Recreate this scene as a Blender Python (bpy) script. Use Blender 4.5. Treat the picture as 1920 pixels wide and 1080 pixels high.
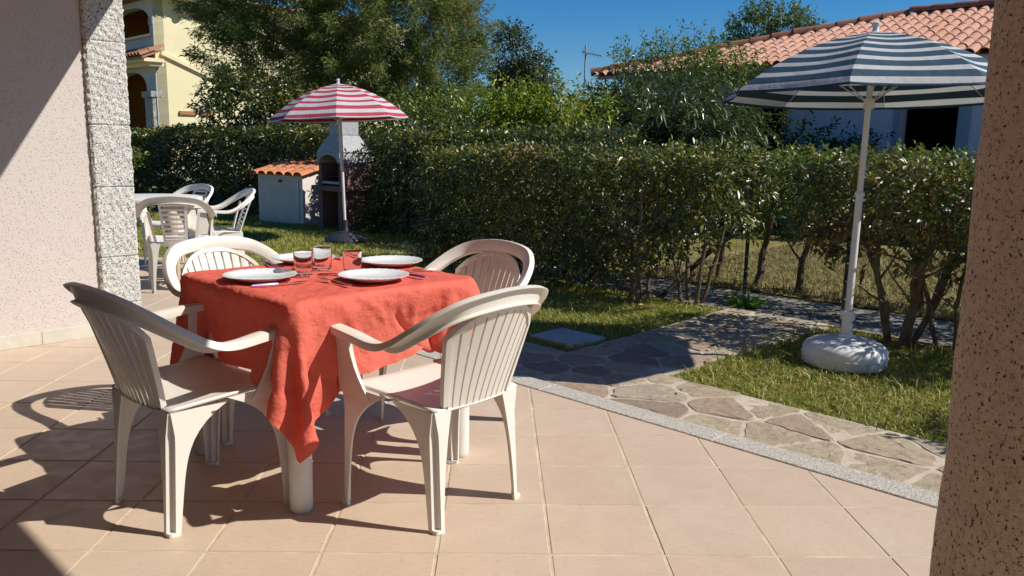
import bpy, bmesh, math, random
import numpy as np
from mathutils import Vector, Matrix
rng = np.random.default_rng(7); random.seed(7)
for o in list(bpy.data.objects): bpy.data.objects.remove(o)
scene = bpy.context.scene; COL = scene.collection
R_ = math.radians

# ------------------------------------------------------------------ camera, sky, sun, exposure
F_PX, PITCH, YAW, ROLL, CAM_H = 1511.65, .174115, .01898, .017369, 1.2332
fw = Vector((math.sin(YAW)*math.cos(PITCH), math.cos(YAW)*math.cos(PITCH), -math.sin(PITCH)))
rt = Vector((math.cos(YAW), -math.sin(YAW), 0)); upv = rt.cross(fw)
rr = rt*math.cos(ROLL)+upv*math.sin(ROLL); uu = -rt*math.sin(ROLL)+upv*math.cos(ROLL)
cam = bpy.data.cameras.new('camera'); cam.sensor_width = 36; cam.lens = F_PX/1920*36
cam.clip_start = .02; cam.clip_end = 2000
camo = bpy.data.objects.new('camera', cam); COL.objects.link(camo)
camo.matrix_world = Matrix(((rr.x, uu.x, -fw.x, 0), (rr.y, uu.y, -fw.y, 0), (rr.z, uu.z, -fw.z, CAM_H), (0, 0, 0, 1)))
scene.camera = camo

SUN_EL, SUN_AZ = R_(42.5), R_(9.0)          # sun to the right (+x), a little behind the camera
tosun = Vector((math.cos(SUN_EL)*math.cos(SUN_AZ), -math.cos(SUN_EL)*math.sin(SUN_AZ), math.sin(SUN_EL)))
world = bpy.data.worlds.new('World'); scene.world = world; world.use_nodes = True
nt = world.node_tree; bg = nt.nodes['Background']
sky = nt.nodes.new('ShaderNodeTexSky'); sky.sky_type = 'NISHITA'; sky.sun_disc = False
sky.sun_elevation = SUN_EL; sky.sun_rotation = math.atan2(tosun.x, tosun.y)
sky.air_density = 1.0; sky.dust_density = 0.0; sky.ozone_density = 8.0; sky.altitude = 0
hsv = nt.nodes.new('ShaderNodeHueSaturation'); hsv.inputs['Saturation'].default_value = 1.28
nt.links.new(sky.outputs[0], hsv.inputs['Color']); nt.links.new(hsv.outputs[0], bg.inputs[0]); bg.inputs[1].default_value = .082
sun = bpy.data.lights.new('sun', 'SUN'); sun.energy = 5.0; sun.angle = R_(.5); sun.color = (1, .945, .85)
suno = bpy.data.objects.new('sun', sun); COL.objects.link(suno)
suno.rotation_euler = tosun.to_track_quat('Z', 'Y').to_euler(); suno.location = (8, -2, 8)
scene.view_settings.view_transform = 'Standard'; scene.view_settings.look = 'None'
scene.view_settings.exposure = 0.2; scene.view_settings.gamma = 1; scene.view_settings.use_curve_mapping = False

# ------------------------------------------------------------------ helpers: objects
def tag(o, label=None, cat=None, group=None, kind=None):
    if label: o['label'] = label
    if cat: o['category'] = cat
    if group: o['group'] = group
    if kind: o['kind'] = kind
    return o
def thing(name, label, cat, loc=(0, 0, 0), rz=0, group=None):
    o = bpy.data.objects.new(name, None); COL.objects.link(o)
    o.location = loc; o.rotation_euler = (0, 0, rz); o.empty_display_size = .1
    return tag(o, label, cat, group)
def obj(name, me, mat=None, parent=None, loc=(0, 0, 0), rot=None):
    o = bpy.data.objects.new(name, me); COL.objects.link(o); o.location = loc
    if rot is not None: o.rotation_euler = rot
    if mat is not None and len(me.materials) == 0: me.materials.append(mat)
    if parent: o.parent = parent
    return o
def pm(name, V, F, smooth=False):
    me = bpy.data.meshes.new(name); me.from_pydata([tuple(map(float, v)) for v in V], [], F)
    bm = bmesh.new(); bm.from_mesh(me); bmesh.ops.recalc_face_normals(bm, faces=bm.faces); bm.to_mesh(me); bm.free()
    if smooth: me.shade_smooth()
    me.update(); return me
def bigmesh(name, V, T, smooth=False):
    """numpy verts (n,3) and faces (m,k) -> mesh"""
    me = bpy.data.meshes.new(name); n, (m, k) = len(V), T.shape
    me.vertices.add(n); me.vertices.foreach_set('co', np.ascontiguousarray(V, dtype=np.float32).ravel())
    me.loops.add(m*k); me.loops.foreach_set('vertex_index', np.ascontiguousarray(T, dtype=np.int32).ravel())
    me.polygons.add(m); me.polygons.foreach_set('loop_start', np.arange(0, m*k, k, dtype=np.int32))
    me.update(calc_edges=True); me.validate()
    if smooth: me.shade_smooth()
    return me
class MB:
    """collects shapes into one mesh"""
    def __init__(s): s.V = []; s.F = []; s.M = []
    def add(s, V, F, mi=0):
        b = len(s.V); s.V += [tuple(map(float, v)) for v in V]; s.F += [tuple(b+i for i in f) for f in F]; s.M += [mi]*len(F); return s
    def box(s, c, h, ax=None, mi=0):
        ax = ax or (Vector((1, 0, 0)), Vector((0, 1, 0)), Vector((0, 0, 1))); c = Vector(c)
        V = [c+ax[0]*(i*h[0])+ax[1]*(j*h[1])+ax[2]*(k*h[2]) for k in (-1, 1) for j in (-1, 1) for i in (-1, 1)]
        return s.add(V, [(0, 2, 3, 1), (4, 5, 7, 6), (0, 1, 5, 4), (2, 6, 7, 3), (0, 4, 6, 2), (1, 3, 7, 5)], mi)
    def loft(s, rings, closed=False, caps=True, mi=0):
        n = len(rings[0]); V = [p for r in rings for p in r]; F = []; m = len(rings)
        for a in range(m if closed else m-1):
            b = (a+1) % m
            for i in range(n): j = (i+1) % n; F.append((a*n+i, a*n+j, b*n+j, b*n+i))
        if caps and not closed: F.append(tuple(range(n))[::-1]); F.append(tuple((m-1)*n+i for i in range(n)))
        return s.add(V, F, mi)
    def tube(s, pts, rad, n=8, mi=0, caps=True):
        pts = [Vector(p) for p in pts]; rad = rad if hasattr(rad, '__len__') else [rad]*len(pts); rings = []; ref = None
        for i, p in enumerate(pts):
            t = (pts[min(i+1, len(pts)-1)]-pts[max(i-1, 0)]).normalized()
            if ref is None: ref = Vector((0, 0, 1)) if abs(t.z) < .9 else Vector((1, 0, 0))
            a = (ref-t*ref.dot(t)).normalized(); b = t.cross(a); ref = a
            rings.append([p+(a*math.cos(q)+b*math.sin(q))*rad[i] for q in (2*math.pi*k/n for k in range(n))])
        return s.loft(rings, caps=caps, mi=mi)
    def lathe(s, prof, n=32, c=(0, 0, 0), mi=0, mod=None):
        """prof: [(r,z)...]; r==0 ends closed"""
        c = Vector(c); V = []; F = []
        for (r, z) in prof:
            for k in range(n):
                a = 2*math.pi*k/n; q, w = (mod(r, z, a) if mod else (r, z)); V.append((c.x+q*math.cos(a), c.y+q*math.sin(a), c.z+w))
        for i in range(len(prof)-1):
            for k in range(n): l = (k+1) % n; F.append((i*n+k, i*n+l, (i+1)*n+l, (i+1)*n+k))
        F.append(tuple(range(n))[::-1]); F.append(tuple((len(prof)-1)*n+k for k in range(n)))
        return s.add(V, F, mi)
    def prism(s, outline, o, u, v, d, mi=0):
        """outline in (a,b) -> o+u*a+v*b, extruded by vector d"""
        o, u, v, d = Vector(o), Vector(u), Vector(v), Vector(d); n = len(outline)
        A = [o+u*a+v*b for a, b in outline]; B = [p+d for p in A]
        F = [tuple(range(n)), tuple(range(2*n-1, n-1, -1))]+[(i, (i+1) % n+0, n+(i+1) % n, n+i) for i in range(n)]
        return s.add(A+B, F, mi)
    def mesh(s, name, smooth=False, bevel=0, seg=1, doubles=0):
        me = bpy.data.meshes.new(name); me.from_pydata(s.V, [], s.F)
        if any(s.M): me.polygons.foreach_set('material_index', s.M)
        bm = bmesh.new(); bm.from_mesh(me)
        if doubles: bmesh.ops.remove_doubles(bm, verts=bm.verts, dist=doubles)
        bmesh.ops.recalc_face_normals(bm, faces=bm.faces)
        if bevel: 
            es = [e for e in bm.edges if len(e.link_faces) == 2 and e.calc_face_angle(0) > .5]
            bmesh.ops.bevel(bm, geom=es, offset=bevel, segments=seg, affect='EDGES', clamp_overlap=True)
        bm.to_mesh(me); bm.free()
        if smooth:
            me.shade_smooth()
            try: me.set_sharp_from_angle(angle=R_(38))
            except Exception: pass
        me.update(); return me
    def build(s, name, mat, parent=None, smooth=False, bevel=0, seg=1, **k):
        return obj(name, s.mesh(name, smooth, bevel, seg), mat, parent, **k)
def copy_tree(o, parent=None):
    c = o.copy(); COL.objects.link(c); c.parent = parent
    for ch in o.children: copy_tree(ch, c)
    return c
def clip_poly(P, a, b, c):
    """keep a*x+b*y<=c"""
    out = []
    for i in range(len(P)):
        p, q = P[i], P[(i+1) % len(P)]; dp, dq = a*p[0]+b*p[1]-c, a*q[0]+b*q[1]-c
        if dp <= 0: out.append(p)
        if dp*dq < 0: t = dp/(dp-dq); out.append((p[0]+(q[0]-p[0])*t, p[1]+(q[1]-p[1])*t))
    return out
def catmull(P, n):
    P = [np.array(p, float) for p in P]; out = []
    for i in range(len(P)-1):
        p0, p1, p2, p3 = P[max(i-1, 0)], P[i], P[i+1], P[min(i+2, len(P)-1)]
        for k in range(n):
            t = k/n; out.append(.5*(2*p1+(p2-p0)*t+(2*p0-5*p1+4*p2-p3)*t*t+(3*p1-p0-3*p2+p3)*t**3))
    out.append(P[-1]); return out
def hnoise(P, sc, seed=0, octv=3):
    """cheap smooth noise in about -1..1 on (n,3) points"""
    r = np.random.default_rng(seed); P = np.asarray(P, float); s = np.zeros(len(P)); a = 1.; tot = 0
    for o in range(octv):
        for k in range(4):
            d = r.normal(size=3); d /= np.linalg.norm(d); s += a*np.sin(P@d*sc*(2**o)*r.uniform(.7, 1.4)+r.uniform(0, 6.28)); tot += a*.7
        a *= .55
    return s/tot

# ------------------------------------------------------------------ helpers: materials
class NM:
    def __init__(s, name):
        s.m = bpy.data.materials.new(name); s.m.use_nodes = True; s.t = s.m.node_tree
        s.b = s.t.nodes['Principled BSDF']; s.out = s.t.nodes['Material Output']; s._pos = None
    def n(s, ty, **k):
        x = s.t.nodes.new(ty)
        for a, v in k.items(): setattr(x, a, v)
        return x
    def l(s, a, b): s.t.links.new(a, b)
    @property
    def pos(s):
        if s._pos is None: s._pos = s.n('ShaderNodeNewGeometry')
        return s._pos.outputs['Position']
    @property
    def island(s): s.pos; return s._pos.outputs['Random Per Island']
    def noise(s, sc, det=4, rough=.55, vec=None, stretch=None):
        x = s.n('ShaderNodeTexNoise'); x.inputs['Scale'].default_value = sc; x.inputs['Detail'].default_value = det; x.inputs['Roughness'].default_value = rough
        v = vec or s.pos
        if stretch:
            mp = s.n('ShaderNodeMapping'); mp.inputs['Scale'].default_value = stretch; s.l(v, mp.inputs[0]); v = mp.outputs[0]
        s.l(v, x.inputs['Vector']); return x.outputs['Fac']
    def voro(s, sc, feat='F1', out='Distance'):
        x = s.n('ShaderNodeTexVoronoi', feature=feat); x.inputs['Scale'].default_value = sc; s.l(s.pos, x.inputs['Vector']); return x.outputs[out]
    def ramp(s, fac, stops, interp='LINEAR'):
        x = s.n('ShaderNodeValToRGB'); x.color_ramp.interpolation = interp; e = x.color_ramp.elements
        while len(e) < len(stops): e.new(.5)
        for q, (p, c) in zip(e, stops): q.position = p; q.color = (*c, 1) if len(c) == 3 else c
        s.l(fac, x.inputs[0]); return x.outputs[0]
    def mix(s, fac, a, b, mode='MIX'):
        x = s.n('ShaderNodeMix', data_type='RGBA', blend_type=mode)
        for v, i in ((fac, 0), (a, 6), (b, 7)):
            if hasattr(v, 'is_output'): s.l(v, x.inputs[i])
            else: x.inputs[i].default_value = v if i == 0 else (*v, 1)
        return x.outputs[2]
    def math(s, op, a, b=0.):
        x = s.n('ShaderNodeMath', operation=op)
        for v, i in ((a, 0), (b, 1)):
            if hasattr(v, 'is_output'): s.l(v, x.inputs[i])
            else: x.inputs[i].default_value = v
        return x.outputs[0]
    def bump(s, h, dist=.002, st=1.):
        x = s.n('ShaderNodeBump'); x.inputs['Distance'].default_value = dist; x.inputs['Strength'].default_value = st
        s.l(h, x.inputs['Height']); s.l(x.outputs[0], s.b.inputs['Normal']); return x.outputs[0]
    def color(s, c):
        if hasattr(c, 'is_output'): s.l(c, s.b.inputs['Base Color'])
        else: s.b.inputs['Base Color'].default_value = (*c, 1)
    def set(s, rough=None, spec=None, metal=None):
        if rough is not None:
            if hasattr(rough, 'is_output'): s.l(rough, s.b.inputs['Roughness'])
            else: s.b.inputs['Roughness'].default_value = rough
        if spec is not None: s.b.inputs['Specular IOR Level'].default_value = spec
        if metal is not None: s.b.inputs['Metallic'].default_value = metal
    def translucent(s, c, fac):
        t = s.n('ShaderNodeBsdfTranslucent'); m = s.n('ShaderNodeMixShader'); m.inputs[0].default_value = fac
        if hasattr(c, 'is_output'): s.l(c, t.inputs[0])
        else: t.inputs[0].default_value = (*c, 1)
        s.l(s.b.outputs[0], m.inputs[1]); s.l(t.outputs[0], m.inputs[2]); s.l(m.outputs[0], s.out.inputs[0])
def simple(name, c, rough=.6, var=.12, sc=4, bump=0, bsc=60, spec=.5, metal=0, det=5):
    m = NM(name); d = tuple(x*(1-var) for x in c); u = tuple(min(1, x*(1+var)) for x in c)
    m.color(m.ramp(m.noise(sc, det), [(.32, d), (.68, u)])); m.set(rough, spec, metal)
    if bump: m.bump(m.noise(bsc, 4), bump)
    return m.m
def leafmat(name, stops, rough=.38, trans=.3, patch=None, psc=1.2, spec=.5, tcol=(.16, .22, .03)):
    m = NM(name); c = m.ramp(m.island, stops)
    if patch: c = m.mix(m.math('MULTIPLY', m.ramp(m.noise(psc, 3), [(.52, (0, 0, 0)), (.68, (1, 1, 1))]), m.ramp(m.math('FRACT', m.math('MULTIPLY', m.island, 7.3)), [(.35, (0, 0, 0)), (.6, (1, 1, 1))])), c, patch)
    m.color(c); m.set(rough, spec); m.translucent(m.mix(.5, c, tcol), trans); return m.m

MT = {}
# terrace tile
m = NM('terracotta_tile'); oi = m.n('ShaderNodeObjectInfo')
c = m.ramp(m.noise(5, 6, .6), [(.3, (.485, .37, .275)), (.7, (.58, .455, .345))])
c = m.mix(.5, c, m.ramp(oi.outputs['Random'], [(0, (.50, .385, .29)), (.5, (.57, .44, .33)), (1, (.55, .435, .34))]))
c = m.mix(m.ramp(m.noise(38, 5, .7, stretch=(1, 2.4, 1)), [(.54, (0, 0, 0)), (.75, (.7, .7, .7))]), c, (.34, .255, .185))
c = m.mix(m.ramp(m.noise(1.3, 4), [(.5, (0, 0, 0)), (.8, (.32, .32, .32))]), c, (.60, .52, .42))
c = m.mix(m.ramp(m.noise(160, 2), [(.69, (0, 0, 0)), (.73, (.6, .6, .6))]), c, (.2, .13, .09))
m.color(c); m.set(m.ramp(m.noise(14, 4), [(.3, (.38,)*3), (.7, (.6,)*3)]), .4); m.bump(m.noise(45, 6, .65), .0012, .6); MT['tile'] = m.m
MT['grout'] = simple('grout', (.52, .43, .31), .9, .25, 9, .001, 300)
# granites
def granite(name, base, light, dark, speck, sc=1., bd=.004, thr=.36):
    m = NM(name); c = m.ramp(m.noise(45*sc, 4, .7), [(.35, base), (.62, light)])
    c = m.mix(m.ramp(m.noise(7*sc, 4, .6), [(.35, (0, 0, 0)), (.7, (.28, .28, .28))]), c, base)
    c = m.mix(m.ramp(m.noise(90*sc, 2, .6), [(thr-.03, (1, 1, 1)), (thr+.02, (0, 0, 0))]), c, dark)
    c = m.mix(m.ramp(m.noise(150*sc, 2, .6), [(.3, (1, 1, 1)), (.36, (0, 0, 0))]), c, speck)
    m.color(c); m.set(.75, .35); m.bump(m.noise(60*sc, 5, .75), bd, 1.); return m.m
MT['granite_white'] = granite('bush_hammered_granite', (.54, .53, .50), (.80, .79, .75), (.12, .12, .11), (.05, .05, .05), 1.1, .012, .40)
MT['granite_kerb'] = granite('grey_granite_kerb', (.40, .37, .32), (.62, .58, .51), (.14, .13, .12), (.06, .06, .06), 2.2, .002, .43)
MT['granite_grey'] = granite('rough_grey_granite', (.27, .26, .25), (.48, .47, .45), (.08, .08, .08), (.04, .04, .04), .25, .03, .40)
MT['granite_pink'] = granite('pink_granite', (.53, .415, .31), (.70, .565, .44), (.05, .04, .034), (.03, .025, .022), 1.15, .006, .375)
# plaster
def plaster(name, c, var=.06, bd=.004, sc=70):
    m = NM(name); m.color(m.ramp(m.noise(2.2, 5), [(.3, tuple(x*(1-var) for x in c)), (.7, c)])); m.set(.9, .2)
    h = m.math('ADD', m.math('MULTIPLY', m.noise(sc*.4, 4, .6), .35), m.ramp(m.noise(sc*1.5, 2, .5), [(.30, (0, 0, 0)), (.40, (1, 1, 1))])); m.bump(h, bd*.8, .8); return m.m
MT['pink_wall'] = plaster('pink_plaster', (.62, .55, .52), .05, .005, 70)
MT['lilac_wall'] = plaster('lilac_plaster', (.62, .60, .68), .05, .002)
MT['yellow_wall'] = plaster('yellow_plaster', (.80, .72, .46), .08, .002)
MT['yellow_trim'] = plaster('cream_trim', (.82, .70, .50), .08, .002)
MT['ochre_wall'] = plaster('ochre_plaster', (.42, .17, .035), .15, .002)
MT['grey_plaster'] = plaster('grey_plaster', (.52, .54, .55), .08, .002)
MT['white_plaster'] = plaster('white_plaster', (.78, .70, .65), .1, .003)
MT['ceiling'] = plaster('porch_ceiling', (.50, .30, .19), .15, .002)
m = NM('marble_skirting'); m.color(m.ramp(m.noise(11, 6, .65), [(.3, (.50, .47, .39)), (.7, (.64, .61, .53))])); m.set(.45, .4); MT['skirting'] = m.m
# ground
m = NM('lawn_soil'); c = m.ramp(m.noise(3, 6, .6), [(.3, (.15, .15, .04)), (.55, (.25, .21, .07)), (.75, (.33, .25, .12))])
c = m.mix(m.ramp(m.noise(60, 4, .7), [(.4, (0, 0, 0)), (.7, (.8, .8, .8))]), c, (.10, .115, .022)); m.color(c); m.set(.95, .1); m.bump(m.noise(40, 6, .7), .02, .8); MT['soil'] = m.m
m = NM('dry_lawn_soil'); c = m.ramp(m.noise(4, 6, .6), [(.3, (.16, .13, .05)), (.7, (.34, .26, .12))]); m.color(c); m.set(.95, .1); m.bump(m.noise(40, 6, .7), .02, .8); MT['drysoil'] = m.m
MT['mortar'] = simple('path_mortar', (.52, .44, .36), .92, .15, 14, .004, 120, .2)
m = NM('path_stone'); oi = m.n('ShaderNodeObjectInfo')
c = m.ramp(oi.outputs['Random'], [(0, (.42, .34, .235)), (.22, (.38, .285, .205)), (.42, (.40, .345, .26)), (.6, (.45, .37, .26)), (.8, (.29, .215, .165)), (.92, (.41, .375, .30))], 'CONSTANT')
c = m.mix(m.ramp(m.noise(16, 6, .7), [(.4, (0, 0, 0)), (.75, (.6, .6, .6))]), c, (.24, .19, .145))
c = m.mix(m.ramp(m.noise(70, 4, .7), [(.55, (0, 0, 0)), (.75, (.6, .6, .6))]), c, (.5, .44, .33))
m.color(c); m.set(.7, .3); c = m.mix(m.ramp(m.noise(7, 8, .75), [(.485, (0, 0, 0)), (.5, (.75, .75, .75)), (.515, (0, 0, 0))]), c, (.13, .10, .075)); m.color(c); m.bump(m.noise(22, 7, .72, stretch=(1, 1.8, 1)), .008, .8); MT['stone'] = m.m
m = NM('grey_paving'); c = m.ramp(m.noise(9, 6, .7), [(.3, (.17, .16, .145)), (.7, (.29, .27, .24))]); m.color(c); m.set(.85, .2); m.bump(m.noise(25, 6, .7), .01); MT['paving'] = m.m
MT['concrete'] = simple('concrete', (.47, .47, .45), .85, .1, 8, .002, 90, .3)
# grass
MT['grass'] = leafmat('grass_blades', [(0, (.14, .21, .022)), (.35, (.25, .31, .034)), (.6, (.37, .38, .055)), (.8, (.49, .44, .12)), (1, (.60, .48, .22))], .5, .35, (.46, .38, .12), 1.1)
MT['drygrass'] = leafmat('dry_grass_blades', [(0, (.20, .19, .055)), (.5, (.36, .28, .12)), (.85, (.46, .36, .18)), (1, (.12, .15, .03))], .6, .3)
# leaves
MT['laurel'] = leafmat('laurel_leaf', [(0, (.04, .06, .011)), (.45, (.075, .098, .016)), (.75, (.13, .15, .024)), (.93, (.22, .20, .04)), (1, (.25, .13, .035))], .37, .12, (.19, .08, .035), .9, .55)
MT['laurel_bright'] = leafmat('laurel_leaf_fresh', [(0, (.055, .10, .014)), (.5, (.11, .16, .022)), (.85, (.19, .23, .03)), (1, (.28, .26, .05))], .4, .25, (.16, .12, .03), 1.3, .6)
MT['laurel_dark'] = leafmat('laurel_leaf_dark', [(0, (.026, .042, .010)), (.6, (.052, .074, .015)), (.95, (.10, .115, .024)), (1, (.16, .14, .035))], .32, .18, (.08, .07, .02), .8, .6)
MT['oleander'] = leafmat('oleander_leaf', [(0, (.026, .046, .014)), (.6, (.052, .082, .022)), (.92, (.095, .13, .034)), (1, (.2, .19, .055))], .33, .18, None, 1, .6)
MT['yellowshrub'] = leafmat('lime_leaf', [(0, (.11, .19, .015)), (.5, (.20, .28, .02)), (.9, (.34, .37, .03)), (1, (.55, .43, .03))], .45, .35, (.38, .30, .02), 1.6)
MT['tamarisk'] = leafmat('tamarisk_sprays', [(0, (.075, .12, .03)), (.5, (.15, .20, .042)), (.85, (.23, .255, .06)), (1, (.38, .26, .09))], .6, .4, (.29, .22, .06), .8)
MT['darktree'] = leafmat('oak_leaf', [(0, (.022, .036, .018)), (.7, (.05, .07, .032)), (1, (.12, .13, .06))], .45, .25)
MT['palegreen'] = leafmat('poplar_leaf', [(0, (.07, .115, .04)), (.7, (.12, .17, .06)), (1, (.19, .22, .09))], .45, .35)
MT['sprig'] = leafmat('creeper_leaf', [(0, (.075, .14, .02)), (.7, (.13, .2, .03)), (1, (.22, .26, .05))], .45, .4)
MT['sunlit_laurel'] = leafmat('sunlit_laurel_leaf', [(0, (.10, .15, .02)), (.45, (.20, .24, .035)), (.75, (.30, .30, .05)), (.9, (.34, .20, .045)), (1, (.30, .10, .04))], .42, .3, None, 1, .6)  # yellow-green stops paint sunlight into the hedge tops; reddish end is leaf colour
MT['weed'] = leafmat('weed_leaf', [(0, (.09, .25, .025)), (1, (.18, .36, .05))], .45, .35)
MT['deadleaf'] = leafmat('dead_leaf', [(0, (.20, .09, .04)), (.5, (.32, .18, .08)), (1, (.45, .32, .16))], .7, .2)
m = NM('bark'); m.color(m.ramp(m.noise(30, 5, .7, stretch=(1, 1, .25)), [(.3, (.085, .06, .04)), (.7, (.24, .19, .135))])); m.set(.9, .2); m.bump(m.noise(50, 5, .7, stretch=(1, 1, .2)), .006); MT['bark'] = m.m
# plastics, metals, cloth
def plastic(name, c, rough=.38, dirt=.12):
    m = NM(name); q = m.mix(m.ramp(m.noise(7, 5, .65), [(.48, (0, 0, 0)), (.8, (dirt*2,)*3)]), c, tuple(x*k for x, k in zip(c, (.80, .74, .64)))); m.color(q)
    m.set(m.ramp(m.noise(20, 4), [(.3, (rough*.8,)*3), (.7, (rough*1.35,)*3)]), .45); m.b.inputs['Subsurface Weight'].default_value = .12
    m.b.inputs['Subsurface Radius'].default_value = (.02, .016, .012); m.b.inputs['Subsurface Scale'].default_value = .3; m.bump(m.noise(260, 3), .0003, .5); return m.m
MT['chair'] = plastic('white_garden_plastic', (.72, .685, .62)); MT['chair_b'] = plastic('white_plastic_far', (.74, .70, .65))
MT['beige'] = plastic('beige_plastic', (.50, .39, .29)); MT['table_leg'] = plastic('white_table_plastic', (.72, .69, .64), .45, .3)
MT['base_white'] = plastic('white_base_plastic', (.74, .74, .72), .42, .3)
m = NM('dark_rubber_base'); m.color((.03, .034, .04)); m.set(.45, .5); MT['dark_base'] = m.m
MT['pole_white'] = simple('white_painted_pole', (.70, .70, .69), .35, .05, 6); MT['pole_pink'] = simple('pinkish_pole', (.76, .65, .60), .4, .08, 6); MT['steel'] = simple('galvanised_steel', (.68, .68, .67), .4, .08, 12, metal=.35)
MT['black_metal'] = simple('black_green_post', (.02, .026, .022), .5, .2, 12); MT['wire'] = simple('green_wire', (.03, .04, .03), .5, .2, 10)
def canvas(name, c, tr=.35):
    m = NM(name); m.color(m.ramp(m.noise(6, 5), [(.3, tuple(x*.92 for x in c)), (.7, c)])); m.set(.75, .25)
    m.bump(m.noise(9, 5, .6, stretch=(1, 1, .35)), .02, .5); m.translucent(tuple(x*.8 for x in c), tr); return m.m
MT['cv_white'] = canvas('white_canvas', (.84, .85, .85), .5); MT['cv_blue'] = canvas('navy_canvas', (.055, .115, .175), .35); MT['cv_red'] = canvas('red_canvas', (.62, .07, .115), .35)
m = NM('coral_paper_cloth'); c = m.ramp(m.noise(3, 4), [(.3, (.78, .165, .115)), (.7, (.85, .205, .145))]); m.color(c); m.set(.72, .25)
h = m.math('ADD', m.math('MULTIPLY', m.noise(16, 5, .62), 1.6), m.math('MULTIPLY', m.noise(95, 3, .6), .4)); h = m.math('ADD', h, m.math('MULTIPLY', m.voro(13, 'DISTANCE_TO_EDGE'), .9))
m.bump(h, .009, .7); m.translucent((.9, .10, .04), .28); MT['cloth'] = m.m
m = NM('white_porcelain'); m.color((.80, .81, .82)); m.set(.12, .5); MT['plate'] = m.m
m = NM('clear_glass'); m.color((.97, .98, .98)); m.set(.02); m.b.inputs['Transmission Weight'].default_value = 1; m.b.inputs['IOR'].default_value = 1.2; MT['glass'] = m.m
MT['cutlery'] = simple('stainless_steel', (.66, .65, .63), .22, .05, 10, metal=1); MT['lilac_handle'] = simple('lilac_plastic', (.50, .36, .66), .35, .05); MT['violet_handle'] = simple('violet_plastic', (.22, .10, .36), .35, .05)
# roof tiles, barbecue
def rooftile(name, a, b, d):
    m = NM(name); oi = m.n('ShaderNodeObjectInfo'); c = m.mix(m.ramp(oi.outputs['Random'], [(0, (0, 0, 0)), (1, (1, 1, 1))]), a, b); c = m.mix(m.ramp(m.noise(9, 5, .65), [(.45, (0, 0, 0)), (.75, (.75, .75, .75))]), c, d)
    m.color(c); m.set(.85, .2); m.bump(m.noise(60, 4), .003); return m.m
MT['roof_pale'] = rooftile('pale_clay_tile', (.52, .27, .18), (.60, .34, .24), (.40, .22, .16)); MT['roof_ridge'] = rooftile('old_clay_tile', (.30, .12, .075), (.36, .16, .10), (.15, .08, .06))
MT['roof_orange'] = rooftile('orange_clay_tile', (.55, .20, .095), (.62, .25, .13), (.38, .16, .09)); MT['roof_brown'] = rooftile('brown_clay_tile', (.33, .16, .10), (.40, .21, .13), (.18, .10, .07))
MT['bbq_grey'] = simple('grey_cement', (.40, .41, .41), .9, .14, 18, .006, 80, .2); MT['bbq_red'] = simple('brown_red_cement', (.20, .125, .115), .9, .18, 14, .006, 70, .2); MT['soot'] = simple('soot', (.025, .022, .02), .95, .4, 9)
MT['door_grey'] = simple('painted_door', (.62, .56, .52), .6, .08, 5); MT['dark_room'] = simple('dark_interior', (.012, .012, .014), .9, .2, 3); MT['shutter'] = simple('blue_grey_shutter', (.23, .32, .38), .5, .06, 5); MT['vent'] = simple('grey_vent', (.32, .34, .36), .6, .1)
MT['sill'] = simple('terracotta_sill', (.40, .17, .08), .8, .15)

S2 = math.sqrt(.5); W = Vector((S2, S2, 0)); N = Vector((S2, -S2, 0)); UP = Vector((0, 0, 1))   # the estate's walls stand at 45 degrees to the floor tiles
def sn(s, n, z=0): return W*s+N*n+UP*z                                                            # point from wall coordinates
# ================================================================== the setting
def struct(name, me, mat, parent=None): return tag(obj(name, me, mat, parent), kind='structure') if parent is None else obj(name, me, mat, parent)
def sheet(name, pts, z, mat, sub=0):
    return struct(name, pm(name, [(p[0], p[1], z) for p in pts], [tuple(range(len(pts)))]), mat)
sheet('lawn', [(-300, -300), (300, -300), (300, 300), (-300, 300)], -.034, MT['soil'])
def snpoly(a): return [tuple(sn(s, n)[:2]) for s, n in a]
sheet('dry_lawn', snpoly([(6.72, -5), (6.72, 9), (11.5, 9), (11.5, -5)]), -.027, MT['drysoil'])
sheet('paved_lane', snpoly([(5.75, -8.2), (5.75, 9), (6.6, 9), (6.6, -8.2)]), -.022, MT['paving'])

# ---- terrace: grout bed, kerb, floor tiles
S_IN, S_OUT, N_WALL = 2.977, 3.118, -5.346
terrace = thing('terrace_floor', 'beige terracotta tiled terrace floor', 'floor'); del terrace['category']; del terrace['label']; terrace['kind'] = 'structure'
mb = MB(); q = snpoly([(-3.2, -9), (-3.2, 4), (S_IN, 4), (S_IN, -9)]); mb.prism(q, (0, 0, -.16), (1, 0, 0), (0, 1, 0), (0, 0, .1578)); mb.build('grout_bed', MT['grout'], terrace)
q = [(-6, 3), (-1.9, 3), (-1.9, 8.6), (-6, 8.6)]; q = clip_poly(q, -S2, -S2, -S_IN-.002); q = clip_poly(q, S2, S2, 4.0)
MB().prism(q, (0, 0, -.16), (1, 0, 0), (0, 1, 0), (0, 0, .1578)).build('grout_bed', MT['grout'], terrace)
TS, OX, OY = .35, .1765, 3.346
def tile_mesh(P, name='tile'):
    n = len(P); c = (sum(p[0] for p in P)/n, sum(p[1] for p in P)/n); V = []
    for k, z in ((0, -.012), (0, -.0022), (.0022, 0)):
        for x, y in P:
            d = math.hypot(x-c[0], y-c[1]); f = 1-k/max(d, .01)*1.2; V.append((c[0]+(x-c[0])*f, c[1]+(y-c[1])*f, z))
    F = [(r*n+i, r*n+(i+1) % n, (r+1)*n+(i+1) % n, (r+1)*n+i) for r in (0, 1) for i in range(n)]+[tuple(2*n+i for i in range(n))]
    return pm(name, V, F)
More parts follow.
